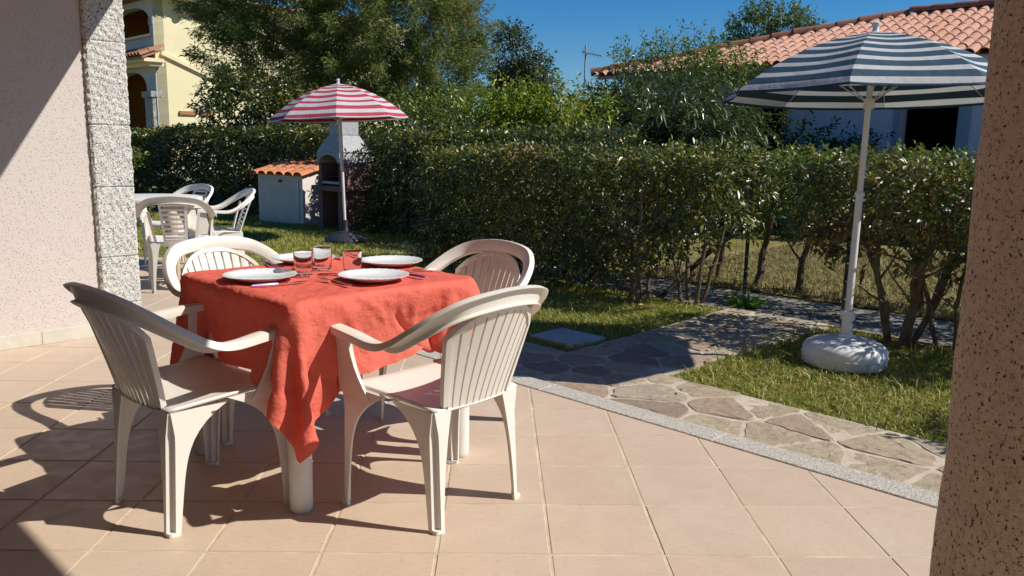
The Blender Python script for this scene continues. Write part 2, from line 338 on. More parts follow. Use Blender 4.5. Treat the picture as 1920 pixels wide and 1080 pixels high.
hs = TS/2-.0045; full = tile_mesh([(-hs, -hs), (hs, -hs), (hs, hs), (-hs, hs)]); full.materials.append(MT['tile'])
far = MB()
for i in range(-18, 9):
    for j in range(-12, 17):
        cx, cy = OX+(i+.5)*TS, OY+(j+.5)*TS; s, n = (cx+cy)*S2, (cx-cy)*S2
        P = [(-hs, -hs), (hs, -hs), (hs, hs), (-hs, hs)]; base = P
        if cx+hs < -1.9:
            P = clip_poly(P, S2, S2, 3.99-s)
            if cy > 8.45: continue
        else: P = clip_poly(P, S2, S2, S_IN-.004-s)
        if n < N_WALL+.26 and s < 1.95:
            if n < N_WALL-.3: continue
            P = clip_poly(P, -S2, S2, n-N_WALL-.004)
        if len(P) < 3 or s < -2.4 or n > 2.6: continue
        a = abs(sum(P[k][0]*P[(k+1) % len(P)][1]-P[(k+1) % len(P)][0]*P[k][1] for k in range(len(P))))/2
        if a < .0015: continue
        inview = cy > 1.9 and abs(cx) < .70*cy+.2
        if inview:
            me = full if P is base or a > (2*hs)**2-1e-6 else tile_mesh(P)
            o = obj('tile', me, MT['tile'], terrace, (cx, cy, random.uniform(-.0006, .0004)))
            o.rotation_euler = (random.gauss(0, .0015), random.gauss(0, .0015), random.gauss(0, .001))
        elif cy > -1.5 and s < S_IN:
            k = len(P); far.add([(cx+p[0], cy+p[1], z) for z in (-.012, -.0008) for p in P], [tuple(k+i for i in range(k))]+[(i, (i+1) % k, k+(i+1) % k, k+i) for i in range(k)])
tag(far.build('floor_tiles', MT['tile'], terrace), kind='stuff')
kerb = thing('granite_kerb', 'kerb', 'kerb'); del kerb['category']; del kerb['label']; kerb['kind'] = 'structure'
n0 = -5.66
while n0 < 3.6:
    L = 1.0; MB().box(sn((S_IN+S_OUT)/2, n0+L/2, -.045), ((S_OUT-S_IN)/2-.002, L/2-.0015, .049), (W, N, UP)).build('kerb_slab', MT['granite_kerb'], kerb, bevel=.003); n0 += L

# ---- crazy paving path
path = thing('stone_path', 'path', 'path'); del path['category']; del path['label']; path['kind'] = 'structure'
bed = MB(); bed.prism(snpoly([(S_OUT+.001, -5.2), (S_OUT+.001, 4), (3.735, 4), (3.735, -5.2)]), (0, 0, -.12), (1, 0, 0), (0, 1, 0), (0, 0, .104))
bed.prism(snpoly([(3.7351, -3.09), (3.7351, -2.42), (5.80, -2.30), (5.80, -3.15)]), (0, 0, -.12), (1, 0, 0), (0, 1, 0), (0, 0, .1035)); bed.build('mortar_bed', MT['mortar'], path)
def inside_path(s, n): return (S_OUT < s < 3.735 and -5.2 < n < 4) or (3.7 < s < 5.8 and -3.12 < n < -2.38)
pr_ = random.Random(11); seeds = []
for _ in range(9000):
    s, n = pr_.uniform(3.13, 5.8), pr_.uniform(-5.2, 2.2)
    if inside_path(s, n) and all((s-a)**2+((n-b)*.72)**2 > .195**2*pr_.uniform(.35, 1.8) for a, b in seeds): seeds.append((s, n))
nst = 0
for (s, n) in seeds:
    P = [(s-.3, n-.35), (s+.3, n-.35), (s+.3, n+.35), (s-.3, n+.35)]; gap = pr_.uniform(.005, .012)
    for a, b in seeds:
        d = math.hypot(a-s, b-n)
        if 0 < d < .9: ux, uy = (a-s)/d, (b-n)/d; P = clip_poly(P, ux, uy, ux*s+uy*n+d/2-gap)
    if s < 3.735: P = clip_poly(clip_poly(P, -1, 0, -S_OUT-.012), 1, 0, 3.73+(.3 if -3.05 < n < -2.45 else pr_.uniform(-.02, .02)))
    if s >= 3.735 or (-3.05 < n < -2.45 and s > 3.6): P = clip_poly(clip_poly(P, 0, -1, 3.10), 0, 1, -2.39)
    P = clip_poly(P, 1, 0, 5.78)
    if len(P) < 3: continue
    Q = []
    for i in range(len(P)):
        p, q = P[i], P[(i+1) % len(P)]; L = math.hypot(q[0]-p[0], q[1]-p[1]); m_ = max(2, int(L/.045))
        for k in range(m_):
            t = (k+.5)/m_; j = .007; Q.append((p[0]+(q[0]-p[0])*t+pr_.uniform(-j, j), p[1]+(q[1]-p[1])*t+pr_.uniform(-j, j)))
    if len(Q) < 4: continue
    cx, cy = sum(p[0] for p in Q)/len(Q), sum(p[1] for p in Q)/len(Q); k = len(Q); V = []; tx, ty = pr_.gauss(0, .012), pr_.gauss(0, .012); top = pr_.uniform(-.015, -.009)
    for f, z in ((1.02, -.05), (1, -.006), (.96, 0), (.5, .0012)):
        for p in Q:
            dx, dy = (p[0]-cx)*f, (p[1]-cy)*f; v = W*dx+N*dy; V.append((v.x, v.y, top+z+(tx*dx+ty*dy if z > -.02 else 0)+(pr_.gauss(0, .0012) if z >= 0 else 0)))
    F = [(r*k+i, r*k+(i+1) % k, (r+1)*k+(i+1) % k, (r+1)*k+i) for r in range(3) for i in range(k)]+[tuple(3*k+i for i in range(k))]
    obj('paving_stone', pm('paving_stone', V, F), MT['stone'], path, sn(cx, cy)); nst += 1
mb = MB().box((0, 0, 0), (.165, .19, .04), (W, N, UP)); mb.box((.06, .02, .041), (.012, .006, .0012), (W, N, UP))
tag(mb.build('inspection_cover', MT['concrete'], bevel=.004, loc=sn(4.035, -3.36, -.046)), 'square pale concrete slab set in the lawn beside the stone path', 'slab')

# ---- the house whose terrace this is: left wall, roof over the camera, back wall
house = thing('holiday_house', 'pink plastered house wall with marble skirting at the left edge', 'house')
ZR, S_EAVE = 2.5, .665+.6416*2.5
MB().box(sn(-.6, N_WALL-.125, 1.25), (2.40, .125, 1.249), (W, N, UP)).build('wall', MT['pink_wall'], house)
n_ = 1.45-.33*6
while n_ < 1.79:
    e = min(n_+.33, 1.797); MB().box(sn((n_+e)/2, N_WALL+.005, .041), ((e-n_)/2-.001, .006, .0405), (W, N, UP)).build('skirting_tile', MT['skirting'], house, bevel=.0015); n_ += .33
MB().prism([(-3.1, ZR), (S_EAVE, ZR), (S_EAVE, ZR+.16), (-3.1, ZR+1.3)], sn(0, -5.9), W, UP, N*9.6).build('porch_roof', MT['ceiling'], house)
MB().box(sn(-2.85, -1, 1.24), (.14, 4.6, 1.24), (W, N, UP)).build('back_wall', MT['pink_wall'], house)

def rough_block(name, w, d, h, mat, parent, loc, amp, sc, seed, corner=.012, nu=26, nz=20, axes=(W, N)):
    """hewn stone block, w along axes[0], d along axes[1]"""
    per = []
    def seg(a, b, m_):
        for k in range(m_): t = k/m_; per.append(((a[0]+(b[0]-a[0])*t, a[1]+(b[1]-a[1])*t)))
    x, y, c = w/2, d/2, corner; k = max(3, int(nu*d/w))
    seg((-x+c, y), (x-c, y), nu); seg((x-c, y), (x, y-c), 2); seg((x, y-c), (x, -y+c), k); seg((x, -y+c), (x-c, -y), 2); seg((x-c, -y), (-x+c, -y), nu//2); seg((-x+c, -y), (-x, -y+c), 2); seg((-x, -y+c), (-x, y-c), k); seg((-x, y-c), (-x+c, y), 2)
    per = np.array(per); nr = per/np.maximum(1e-6, np.max(np.abs(per)/np.array([x, y]), axis=1))[:, None]; nrm = np.stack([np.where(np.abs(per[:, 0]) > x-c-1e-6, np.sign(per[:, 0]), 0), np.where(np.abs(per[:, 1]) > y-c-1e-6, np.sign(per[:, 1]), 0)], 1)
    rings = []
    for j in range(nz+1):
        z = h*j/nz; e = min(z, h-z); ins = -.005*max(0, 1-e/.006)
        P3 = np.column_stack([per, np.full(len(per), z)]); dsp = hnoise(P3+seed*3.7, sc, seed % 5, 3)*amp+ins
        Q = per+nrm*dsp[:, None]; rings.append([axes[0]*a+axes[1]*b+UP*z for a, b in Q])
    return MB().loft(rings).build(name, mat, parent, loc=loc)
pil = thing('granite_pillar', 'rough white granite pillar of stacked blocks at the end of the pink wall', 'pillar', sn(1.923, N_WALL-.09))
z = 0; hs_ = [.20, .30, .44, .38, .50, .42, .2595]
for k, h in enumerate(hs_):
    rough_block('granite_block', .243, .24, h-.002, MT['granite_white'], pil, (0, 0, z), .0045, 190, k+1, .014, 60, 56); z += h
colm = thing('granite_column', 'thick rough pink granite porch column in shade at the right edge', 'column', (1.147, 1.55, 0), R_(10))
per = [(math.copysign(abs(math.cos(a))**.62, math.cos(a))*.175, math.copysign(abs(math.sin(a))**.62, math.sin(a))*.175) for a in (2*math.pi*k/72 for k in range(72))]
rings = []
for j in range(121):
    z = 2.497*j/120; P3 = np.array([(x, y, z) for x, y in per]); d = 1+hnoise(P3, 9, 3, 2)*.035+hnoise(P3, 60, 4, 2)*.014
    rings.append([(x*q, y*q, z) for (x, y), q in zip(per, d)])
MB().loft(rings).build('shaft', MT['granite_pink'], colm, smooth=True)
# ================================================================== furniture
def arc_pts(f, a, b, n): return [f(a+(b-a)*k/n) for k in range(n+1)]
CHAIR_RIM = [((.272, .202, .630), (1, 0, 0), .026), ((.280, .09, .622), (1, 0, 0), .027), ((.286, -.03, .611), (.99, 0, .12), .027), ((.284, -.105, .622), (.9, -.05, .42), .028),
             ((.268, -.185, .668), (.76, -.12, .63), .028), ((.230, -.258, .718), (.56, -.16, .80), .029), ((.157, -.312, .756), (.30, -.19, .93), .030), ((0, -.336, .772), (0, -.2, .97), .030)]
def rim_mesh(scale=1.):
    C = [np.array(c) for c, w, h in CHAIR_RIM]; Wv = [np.array(w)/np.linalg.norm(w)*h for c, w, h in CHAIR_RIM]
    mir = np.array([-1, 1, 1]); C = C+[c*mir for c in C[-2::-1]]; Wv = Wv+[w*mir for w in Wv[-2::-1]]
    Cs, Ws = catmull(C, 6), catmull(Wv, 6); rings = []; T = .010
    sec = [(-1, -.2), (-.93, .55), (-.5, .85), (0, .95), (.5, .85), (.93, .55), (1, -.2), (1, -1.9), (.88, -1.9), (.86, -.35), (-.86, -.35), (-.88, -1.9), (-1, -1.9)]
    for i, (c, w) in enumerate(zip(Cs, Ws)):
        t = Cs[min(i+1, len(Cs)-1)]-Cs[max(i-1, 0)]; t /= np.linalg.norm(t); nr = np.cross(t, w); nr /= np.linalg.norm(nr)
        rings.append([c+w*a+nr*b*T for a, b in sec])
    return MB().loft(rings).mesh('back_rim', True)
def chair_leg(foot, top, sx, sy, full, lx0=.036, lx1=.08):
    g_, th = .021, .006; rings = []; nz = 16; zt = top[2]
    for k in range(nz+1):
        q = k/nz; z = zt*q; cx, cy = foot[0]+(top[0]-foot[0])*q, foot[1]+(top[1]-foot[1])*q
        lx = lx0+(lx1-lx0)*q**2; ly = .038+.03*q+(full-.068)*q**6; g = g_*(1 if q < .8 else 1-(q-.8)*3.5); g = max(g, .006)
        P = [(-lx, 0), (-g, 0), (-g*.86, -g*.86), (0, -g), (0, -ly), (-th, -ly), (-th, -g-th*.5), (-g*.86-th, -g*.86-th), (-g-th*.5, -th), (-lx, -th)]
        rings.append([(cx+a*sx, cy+b*sy, z) for a, b in P])
    return MB().loft(rings).mesh('leg', True)
def chair_foot(foot, sx, sy):
    P = [(-.036, 0), (-.010, 0), (-.003, -.003), (0, -.010), (0, -.038), (-.012, -.038), (-.036, -.012)]
    return MB().prism([(a*sx, b*sy) for a, b in P], (foot[0], foot[1], .0006), (1, 0, 0), (0, 1, 0), (0, 0, .013)).mesh('foot')
def seat_mesh():
    nu, nv = 14, 14; V = []; F = []
    def sp(u, v):
        hw = .250-.052*v; y = .208-.405*v; z = .432-.030*v**1.3+.012*abs(u)**4-.022*max(0, 1-v/.09)**2-.006*(1-u*u)*math.sin(math.pi*v)
        return (u*hw*(1-.03*max(0, 1-v/.12)), y-.016*abs(u)**6*(1 if v < .3 else 0), z)
    for lay in (0, 1):
        for j in range(nv+1):
            for i in range(nu+1):
                p = sp(2*i/nu-1, j/nv); V.append((p[0]*(1 if lay == 0 else .985), p[1], p[2]-(0 if lay == 0 else .012)))
    ix = lambda l, j, i: l*(nu+1)*(nv+1)+j*(nu+1)+i
    for j in range(nv):
        for i in range(nu): F += [(ix(0, j, i), ix(0, j, i+1), ix(0, j+1, i+1), ix(0, j+1, i)), (ix(1, j, i), ix(1, j+1, i), ix(1, j+1, i+1), ix(1, j, i+1))]
    for i in range(nu): F += [(ix(0, 0, i), ix(1, 0, i), ix(1, 0, i+1), ix(0, 0, i+1)), (ix(0, nv, i), ix(0, nv, i+1), ix(1, nv, i+1), ix(1, nv, i))]
    for j in range(nv): F += [(ix(0, j, 0), ix(0, j+1, 0), ix(1, j+1, 0), ix(1, j, 0)), (ix(0, j, nu), ix(1, j, nu), ix(1, j+1, nu), ix(0, j+1, nu))]
    return pm('seat', V, F, True)
def panel(x, v, off=0):
    y = -.197-.125*v**1.15+.045*(x/.18)**2*(.4+.6*v); z = .395+.332*v
    return (x, y+off*.93, z+off*.36)
PW = lambda v: .142+.066*v-.010*v*v
def vtop(u): return 1.03-.27*abs(u)**2.6
def strip(P, N_, th):
    """P: rows of (left,right) 3d; thickness along vector N_"""
    rings = []
    for a, b in P:
        a, b = np.array(a), np.array(b); nrm = np.array(N_)*th; m_ = (a+b)/2+nrm*.35; rings.append([a, m_, b, b-nrm, a-nrm])
    return rings
NRM = (0, .93, .36)
def back_frame_mesh():
    L = []
    for k in range(9): L.append((PW(0)*(-1+2*k/8), 0))
    for k in range(1, 13): v = vtop(1)*k/12; L.append((PW(v), v))
    for k in range(1, 24): u = 1-2*k/24; v = vtop(u); L.append((u*PW(v), v))
    for k in range(12, 0, -1): v = vtop(1)*k/12; L.append((-PW(v), v))
    n = len(L); rings = []
    for i in range(n):
        t = np.array(L[(i+1) % n])-np.array(L[i-1]); t = t/np.linalg.norm(t*np.array([1, .36])); px, pv = t[1]*.36, -t[0]/.36
        ox_, ov_ = px*.0085, pv*.0085*1.0
        a = np.array(panel(L[i][0]+ox_, L[i][1]+ov_)); b = np.array(panel(L[i][0]-ox_, L[i][1]-ov_)); nn = np.array(NRM)
        rings.append([a+nn*.006, b+nn*.006, b-nn*.013, a-nn*.013])
    return MB().loft(rings, closed=True).mesh('back_frame', True)
MESH = {'rim': rim_mesh(), 'seat': seat_mesh(), 'frame': back_frame_mesh()}
FEET = {(1, -1): ((.205, -.222, 0), (.200, -.200, .402), .205), (-1, -1): ((-.205, -.222, 0), (-.200, -.200, .402), .205), (1, 1): ((.268, .198, 0), (.252, .206, .428), .235), (-1, 1): ((-.268, .198, 0), (-.252, .206, .428), .235)}
for k, (f, t, ly) in FEET.items(): MESH['leg', k] = chair_leg(f, t, k[0], k[1], ly); MESH['foot', k] = chair_foot(f, k[0], k[1])
def post_mesh(sx):
    rings = []
    for q in np.linspace(0, 1, 7):
        x = (.2505+(.277-.2505)*q)*sx; y1 = .206-.006*q+.002; dep = .085*(1-q)**2.2+.074; z = .40+.214*q; th = .008+.010*q
        rings.append([(x+.004*sx, y1, z), (x+.004*sx, y1-dep, z), (x-(th-.004)*sx, y1-dep, z), (x-(th-.004)*sx, y1-dep+.01, z), (x-.004*sx, y1-.012, z), (x-.035*sx*(1-.3*q), y1-.012, z), (x-.035*sx*(1-.3*q), y1, z)])
    return MB().loft(rings).mesh('arm_post', True)
for sx in (1, -1): MESH['post', sx] = post_mesh(sx)
NS = 10
SL = []
for i in range(NS):
    a, b = -1+2*i/NS+(.0 if i == 0 else .02), -1+2*(i+1)/NS-(.0 if i == NS-1 else .02); P = []
    for k in range(11):
        q = k/10; va, vb = .02+(vtop(a)-.03)*q, .02+(vtop(b)-.03)*q; P.append((panel(a*PW(va), va), panel(b*PW(vb), vb)))
    SL.append(MB().loft(strip(P, NRM, .007)).mesh('slat', True))
def make_chair(loc, heading, label, group):
    t = thing('garden_chair', label, 'chair', loc, math.atan2(-heading[0], heading[1]), group); M_ = MT['chair']
    obj('seat', MESH['seat'], M_, t); obj('back_rim', MESH['rim'], M_, t)
    for sx in (1, -1): obj('arm_post', MESH['post', sx], M_, t)
    for k in FEET: l = obj('leg', MESH['leg', k], M_, t); obj('foot', MESH['foot', k], M_, l)
    b = obj('backrest', MESH['frame'], M_, t)
    for s in SL: obj('slat', s, M_, b)
    return t
GC = 'plastic chairs around the laid table'
make_chair((-1.022, 2.672, 0), (.66, .75), 'white plastic armchair left of the red table, its slatted back towards the pink wall', GC)
make_chair((-.205, 2.705, 0), (-.735, .68), 'white plastic armchair nearest the granite kerb, its slatted back turned to the camera', GC)
make_chair((-1.075, 3.50, 0), (.74, -.67), 'white plastic armchair behind the table, sunlit front of its back facing the camera', GC)
make_chair((-.21, 3.50, 0), (-.66, -.75), 'white plastic armchair behind the table on the hedge side, its back rest in pinkish shade', GC)

# far chairs with ladder backs
def ladder_parts():
    out = []
    def pl(x, v): y = -.20-.13*v**1.1+.03*(x/.18)**2; return (x, y, .395+.345*v)
    n_ = np.array(NRM)
    for sx in (1, -1):    # two stiles each side
        for (x0, x1, w, vt) in ((.078, .098, .010, .97), (.150, .190, .011, .80)):
            P = [(pl(sx*(x0+(x1-x0)*q-w), q*vt), pl(sx*(x0+(x1-x0)*q+w), q*vt)) for q in np.linspace(0, 1, 9)]; out.append(('stile', MB().loft(strip(P, NRM, .009)).mesh('stile', True)))
    for k in range(9):
        v0, v1 = .03+.113*k, .03+.113*k+(.05 if k else .09); P = [(pl(x, v0), pl(x, v1)) for x in np.linspace(-.075-.02*v0, .075+.02*v0, 7)]; out.append(('rung', MB().loft(strip(P, NRM, .008)).mesh('rung', True)))
    P = [(pl(x, -.03), pl(x, .06)) for x in np.linspace(-.17, .17, 9)]; out.append(('rung', MB().loft(strip(P, NRM, .010)).mesh('rung', True)))
    return out
LAD = ladder_parts()
def make_ladder_chair(loc, heading, label):
    t = thing('ladder_back_chair', label, 'chair', loc, math.atan2(-heading[0], heading[1]), 'plastic chairs of the neighbouring terrace'); M_ = MT['chair_b']
    obj('seat', MESH['seat'], M_, t); b = obj('back_rim', MESH['rim'], M_, t)
    for sx in (1, -1): obj('arm_post', MESH['post', sx], M_, t)
    for k in FEET: obj('leg', MESH['leg', k], M_, t)
    for n_, me in LAD: obj(n_, me, M_, b)
    return t
make_ladder_chair((-2.68, 6.78, 0), (-.28, .96), 'white ladder-backed plastic chair with its back turned, just right of the granite pillar')
make_ladder_chair((-2.62, 7.52, 0), (-.86, -.5), 'white ladder-backed plastic chair in front of the hedge, rightmost on the far terrace')
make_ladder_chair((-3.22, 8.08, 0), (-.55, -.84), 'white ladder-backed plastic chair half hidden behind the far white table')
tb = thing('round_garden_table', 'white plastic table on the far terrace between the ladder-backed chairs', 'table', (-3.17, 7.42, 0), .3)
MB().lathe([(.02, .685), (.43, .685), (.45, .69), (.455, .705), (.45, .722), (.43, .727), (.02, .727)], 40).build('table_top', MT['chair_b'], tb, True)
for k in range(4):
    a = math.pi/2*k+.6; d = Vector((math.cos(a), math.sin(a), 0)); MB().tube([d*.40, d*.385+UP*.2, d*.36+UP*.45, d*.33+UP*.58, d*.30+UP*.69], [.026, .030, .040, .062, .05], 14).build('leg', MT['beige'], tb, True)

# ---- table with cloth
TCX, TCY, TH = -.655, 3.10, .722
tab = thing('garden_table', 'square white plastic table with round legs under the coral cloth', 'table', (TCX, TCY, 0), R_(45))
MB().box((0, 0, TH-.022), (.388, .388, .02)).build('table_top', MT['table_leg'], tab, bevel=.012, seg=2)
for sx in (1, -1):
    for sy in (1, -1):
        MB().lathe([(.012, 0), (.034, 0), (.0375, .004), (.039, .02), (.040, .35), (.042, TH-.043), (.012, TH-.043)], 28, (sx*.362, sy*.362, 0)).build('leg', MT['table_leg'], tab, True)
def drape():
    n = 96; size = 1.31; h = size/(n-1); g1 = (np.arange(n)-(n-1)/2)*h; X, Y = np.meshgrid(g1, g1, indexing='ij'); r = np.random.default_rng(5)
    a = R_(2.5); P = np.stack([X*math.cos(a)-Y*math.sin(a)-.03, X*math.sin(a)+Y*math.cos(a)-.03, np.full_like(X, TH+.012)], 2); P0 = P.copy(); P[..., 2] += r.normal(0, .002, (n, n))
    far_ = np.maximum(np.abs(P[..., 0]), np.abs(P[..., 1])); vel = np.zeros_like(P); hw = .413; rc = .03
    cons = []
    def addc(di, dj, k, st):
        L = h*math.hypot(di, dj)
        for par in range(2):
            if di and not dj: sl = [(slice(s, None),) for s in (0,)]
            I = np.arange(n-abs(di)); J = np.arange(n-abs(dj))
            if dj == 0: I = I[(I//di) % 2 == par]
            else: J = J[(J//abs(dj)) % 2 == par]
            ii, jj = np.meshgrid(I, J, indexing='ij'); ii = ii.ravel(); jj = jj.ravel(); j0 = jj if dj >= 0 else jj+abs(dj)
            A = ii*n+j0; B = (ii+di)*n+(j0+dj); cons.append((A, B, L, st))
    addc(1, 0, 1, .5); addc(0, 1, 1, .5); addc(1, 1, 1, .42); addc(1, -1, 1, .42); addc(2, 0, 1, .16); addc(0, 2, 1, .16); addc(4, 0, 1, .05); addc(0, 4, 1, .05)
    p = P.reshape(-1, 3); v = vel.reshape(-1, 3); dt = 1/60
    for step in range(150):
        v[:, 2] -= 9.8*dt; v *= .965
        if step < 40: v[:, :2] += r.normal(0, .02, (len(p), 2))
        q = p+v*dt
        for it in range(11):
            for A, B, L, st in cons:
                d = q[B]-q[A]; l = np.sqrt((d*d).sum(1))+1e-9; c = (d*((l-L)/l*st)[:, None]); q[A] += c; q[B] -= c
            # table collision (square top, rounded corners)
            ax, ay = np.abs(q[:, 0]), np.abs(q[:, 1]); dx, dy = np.maximum(ax-(hw-rc), 0), np.maximum(ay-(hw-rc), 0); dist = np.where((dx > 0) & (dy > 0), np.hypot(dx, dy), np.maximum(ax, ay)-(hw-rc))-rc
            ins = (dist < 0) & (q[:, 2] < TH+.006) & (q[:, 2] > TH-.05)
            dz = TH+.006-q[:, 2]; up_ = ins & ((dz < -dist) | (dz < .02)); q[up_, 2] = TH+.006
            sd = ins & ~up_
            corner = sd & (dx > 0) & (dy > 0)
            if corner.any():
                hh = np.hypot(dx, dy)[corner]; f = (rc/np.maximum(hh, 1e-6)); sg = np.sign(q[corner, :2]); q[corner, 0] = sg[:, 0]*((hw-rc)+dx[corner]*f); q[corner, 1] = sg[:, 1]*((hw-rc)+dy[corner]*f)
            sx_ = sd & ~corner & (ax >= ay); q[sx_, 0] = np.sign(q[sx_, 0])*hw
            sy_ = sd & ~corner & (ax < ay); q[sy_, 1] = np.sign(q[sy_, 1])*hw
            top = (dist < -.01) & (q[:, 2] < TH+.02); q[top, :2] = q[top, :2]*.2+p[top, :2]*.8
            lim = np.clip(.385+(q[:, 2]-.58)*.35, .385, .425); m1 = (np.abs(q[:, 0]) < .20) & (q[:, 2] < .69) & (q[:, 1] < -.25); q[m1, 1] = np.maximum(q[m1, 1], -lim[m1]); m1 = (np.abs(q[:, 1]) < .20) & (q[:, 2] < .69) & (q[:, 0] < -.25); q[m1, 0] = np.maximum(q[m1, 0], -lim[m1])   # chairs hold the cloth back
            for lx_ in (-.362, .362):
                for ly_ in (-.362, .362):
                    dx_, dy_ = q[:, 0]-lx_, q[:, 1]-ly_; dd = np.hypot(dx_, dy_); m2 = (dd < .060) & (q[:, 2] < TH-.04); f2 = .060/np.maximum(dd[m2], 1e-5); q[m2, 0] = lx_+dx_[m2]*f2; q[m2, 1] = ly_+dy_[m2]*f2
            q[:, 2] = np.maximum(q[:, 2], .01)
        v = (q-p)/dt*.99; p = q
    # crumple of a thin paper cloth
    UV = np.stack([X.ravel(), Y.ravel(), np.zeros(n*n)], 1); rdg = lambda sc, sd, pw: (1-np.abs(np.clip(hnoise(UV, sc, sd, 1)*1.5, -1, 1)))**pw
    w = .0062*rdg(15, 8, 4)-.0052*rdg(19, 12, 4)+.0040*rdg(30, 9, 4)-.0034*rdg(38, 10, 4)+.004*rdg(9, 14, 4)
    w2 = .016*rdg(3.4, 21, 2)-.012*rdg(4.6, 22, 2)+.007*rdg(8, 25, 4)
    fold = sum(sg*np.exp(-np.abs(c_-k_*size)/.007) for c_ in (X.ravel(), Y.ravel()) for k_, sg in ((-.25, 1), (0, -1), (.25, 1), (-.375, -.7), (.375, -.7), (.125, .6), (-.125, .6)))*.0022
    top = p[:, 2] > TH+.002; g3 = p.reshape(n, n, 3); gu = np.gradient(g3, axis=0); gv = np.gradient(g3, axis=1); nn = np.cross(gu, gv); nn /= np.linalg.norm(nn, axis=2)[..., None]+1e-9; nn = nn.reshape(-1, 3)
    out = p+nn*np.where(top, np.clip(w*.5+fold*1., -.0025, .0045), w*1.5+w2*np.clip((TH-p[:, 2])/.16, .15, 1)+fold*1.6+.004)[:, None]
    idx = np.arange(n*n).reshape(n, n); F = np.stack([idx[:-1, :-1], idx[1:, :-1], idx[1:, 1:], idx[:-1, 1:]], 2).reshape(-1, 4)
    return out, F
cv, cf = drape()
cl = obj('tablecloth', bigmesh('tablecloth', cv, cf, True), MT['cloth'], None, (TCX, TCY, 0), (0, 0, R_(45)))
ss = cl.modifiers.new('smooth', 'SUBSURF'); ss.levels = 1; ss.render_levels = 1
tag(cl, 'crumpled coral red cloth draped over the square table', 'tablecloth')
ZT = TH+.0125
def plate_mesh():
    prof = [(.004, .004), (.075, .004), (.082, .0005), (.086, .0005), (.095, .006), (.125, .016), (.1315, .0185), (.132, .0205), (.124, .0200), (.094, .0105), (.085, .0075), (.004, .0065)]
    return MB().lathe(prof, 72, mod=lambda r, z, a: (r*(1+(.006*math.sin(a*28) if r > .12 else 0)), z+(.0007*math.sin(a*28+r*90) if r > .09 and z > .01 else 0))).mesh('plate', True)
PLm = plate_mesh()
for (x, y, lb) in ((-.873, 2.95, 'white plate at the front left of the table, knife lying before it'), (-.461, 2.985, 'white plate nearest the camera on the right half of the table'), (-.447, 3.37, 'white plate at the back right of the table, towards the hedge'), (-.825, 3.42, 'white plate at the back left of the table, partly behind the tumblers')):
    tag(obj('plate', PLm, MT['plate'], None, (x, y, ZT), (0, 0, random.random())), lb, 'plate', 'white dinner plates on the table')
GLm = MB().lathe([(.002, 0), (.030, 0), (.0325, .002), (.0345, .02), (.0375, .088), (.0372, .0895), (.0358, .088), (.0328, .022), (.029, .013), (.002, .012)], 40).mesh('tumbler', True)
for (x, y, lb) in ((-.739, 3.055, 'clear glass tumbler nearest the left front plate, leftmost of the three'), (-.700, 3.215, 'clear glass tumbler in the middle of the three, farthest from the camera'), (-.562, 3.11, 'clear glass tumbler between the two right plates, rightmost of the three')):
    tag(obj('tumbler', GLm, MT['glass'], None, (x, y, ZT)), lb, 'glass', 'glass tumblers on the table')
def knife(a, b, hm, label):
    a, b = Vector((*a, ZT+.004)), Vector((*b, ZT+.004)); d = (b-a).normalized(); s = UP.cross(d); t = thing('table_knife', label, 'knife', a, 0, 'knives on the table')
    MB().loft([[d*x+s*(w*i)+UP*(h*j) for i, j in ((1, 0), (.6, 1), (-.6, 1), (-1, 0), (-.6, -1), (.6, -1))] for x, w, h in ((0, .005, .003), (.006, .0075, .0045), (.05, .0075, .0045), (.092, .006, .004), (.096, .004, .003))]).build('handle', hm, t, True)
    MB().loft([[d*x+s*(w+o)+UP*.001, d*x+s*(-w+o)+UP*.0, d*x+s*(w+o)-UP*.001] for x, w, o in ((.095, .005, 0), (.11, .008, 0), (.17, .009, 0), (.195, .006, .002), (.208, .001, .005))]).build('blade', MT['cutlery'], t)
def fork(a, b, label):
    a, b = Vector((*a, ZT+.003)), Vector((*b, ZT+.003)); d = (b-a).normalized(); s = UP.cross(d); t = thing('fork', label, 'fork', a, 0, 'forks on the table')
    MB().loft([[d*x+s*w+UP*(h+.001), d*x-s*w+UP*(h+.001), d*x-s*w+UP*(h-.001), d*x+s*w+UP*(h-.001)] for x, w, h in ((0, .007, 0), (.05, .005, .002), (.1, .003, .006), (.125, .006, .004), (.14, .012, .001), (.15, .0125, .001))]).build('handle', MT['cutlery'], t)
    for k in range(4): MB().tube([d*.149+s*(-.0105+.007*k)+UP*.001, d*.17+s*(-.0105+.007*k)+UP*.003, d*.195+s*(-.0100+.0067*k)+UP*.009], [.0017, .0016, .0008], 6).build('tine', MT['cutlery'], t)
knife((-.853, 2.776), (-.68, 2.90), MT['lilac_handle'], 'knife with pale lilac handle in front of the left front plate')
knife((-.272, 3.03), (-.40, 3.14), MT['violet_handle'], 'knife with violet handle beside the right front plate')
knife((-.985, 3.37), (-.82, 3.16), MT['violet_handle'], 'knife with dark violet handle beside the back left plate')
knife((-.25, 3.22), (-.40, 3.16), MT['cutlery'], 'all-steel knife between the two right plates')
fork((-.52, 2.83), (-.66, 2.965), 'steel fork with raised tines left of the right front plate')
fork((-.60, 3.44), (-.70, 3.55), 'steel fork at the back of the table beside the far plates')
fork((-1.02, 2.985), (-.90, 3.13), 'steel fork showing its handle end at the left front plate')

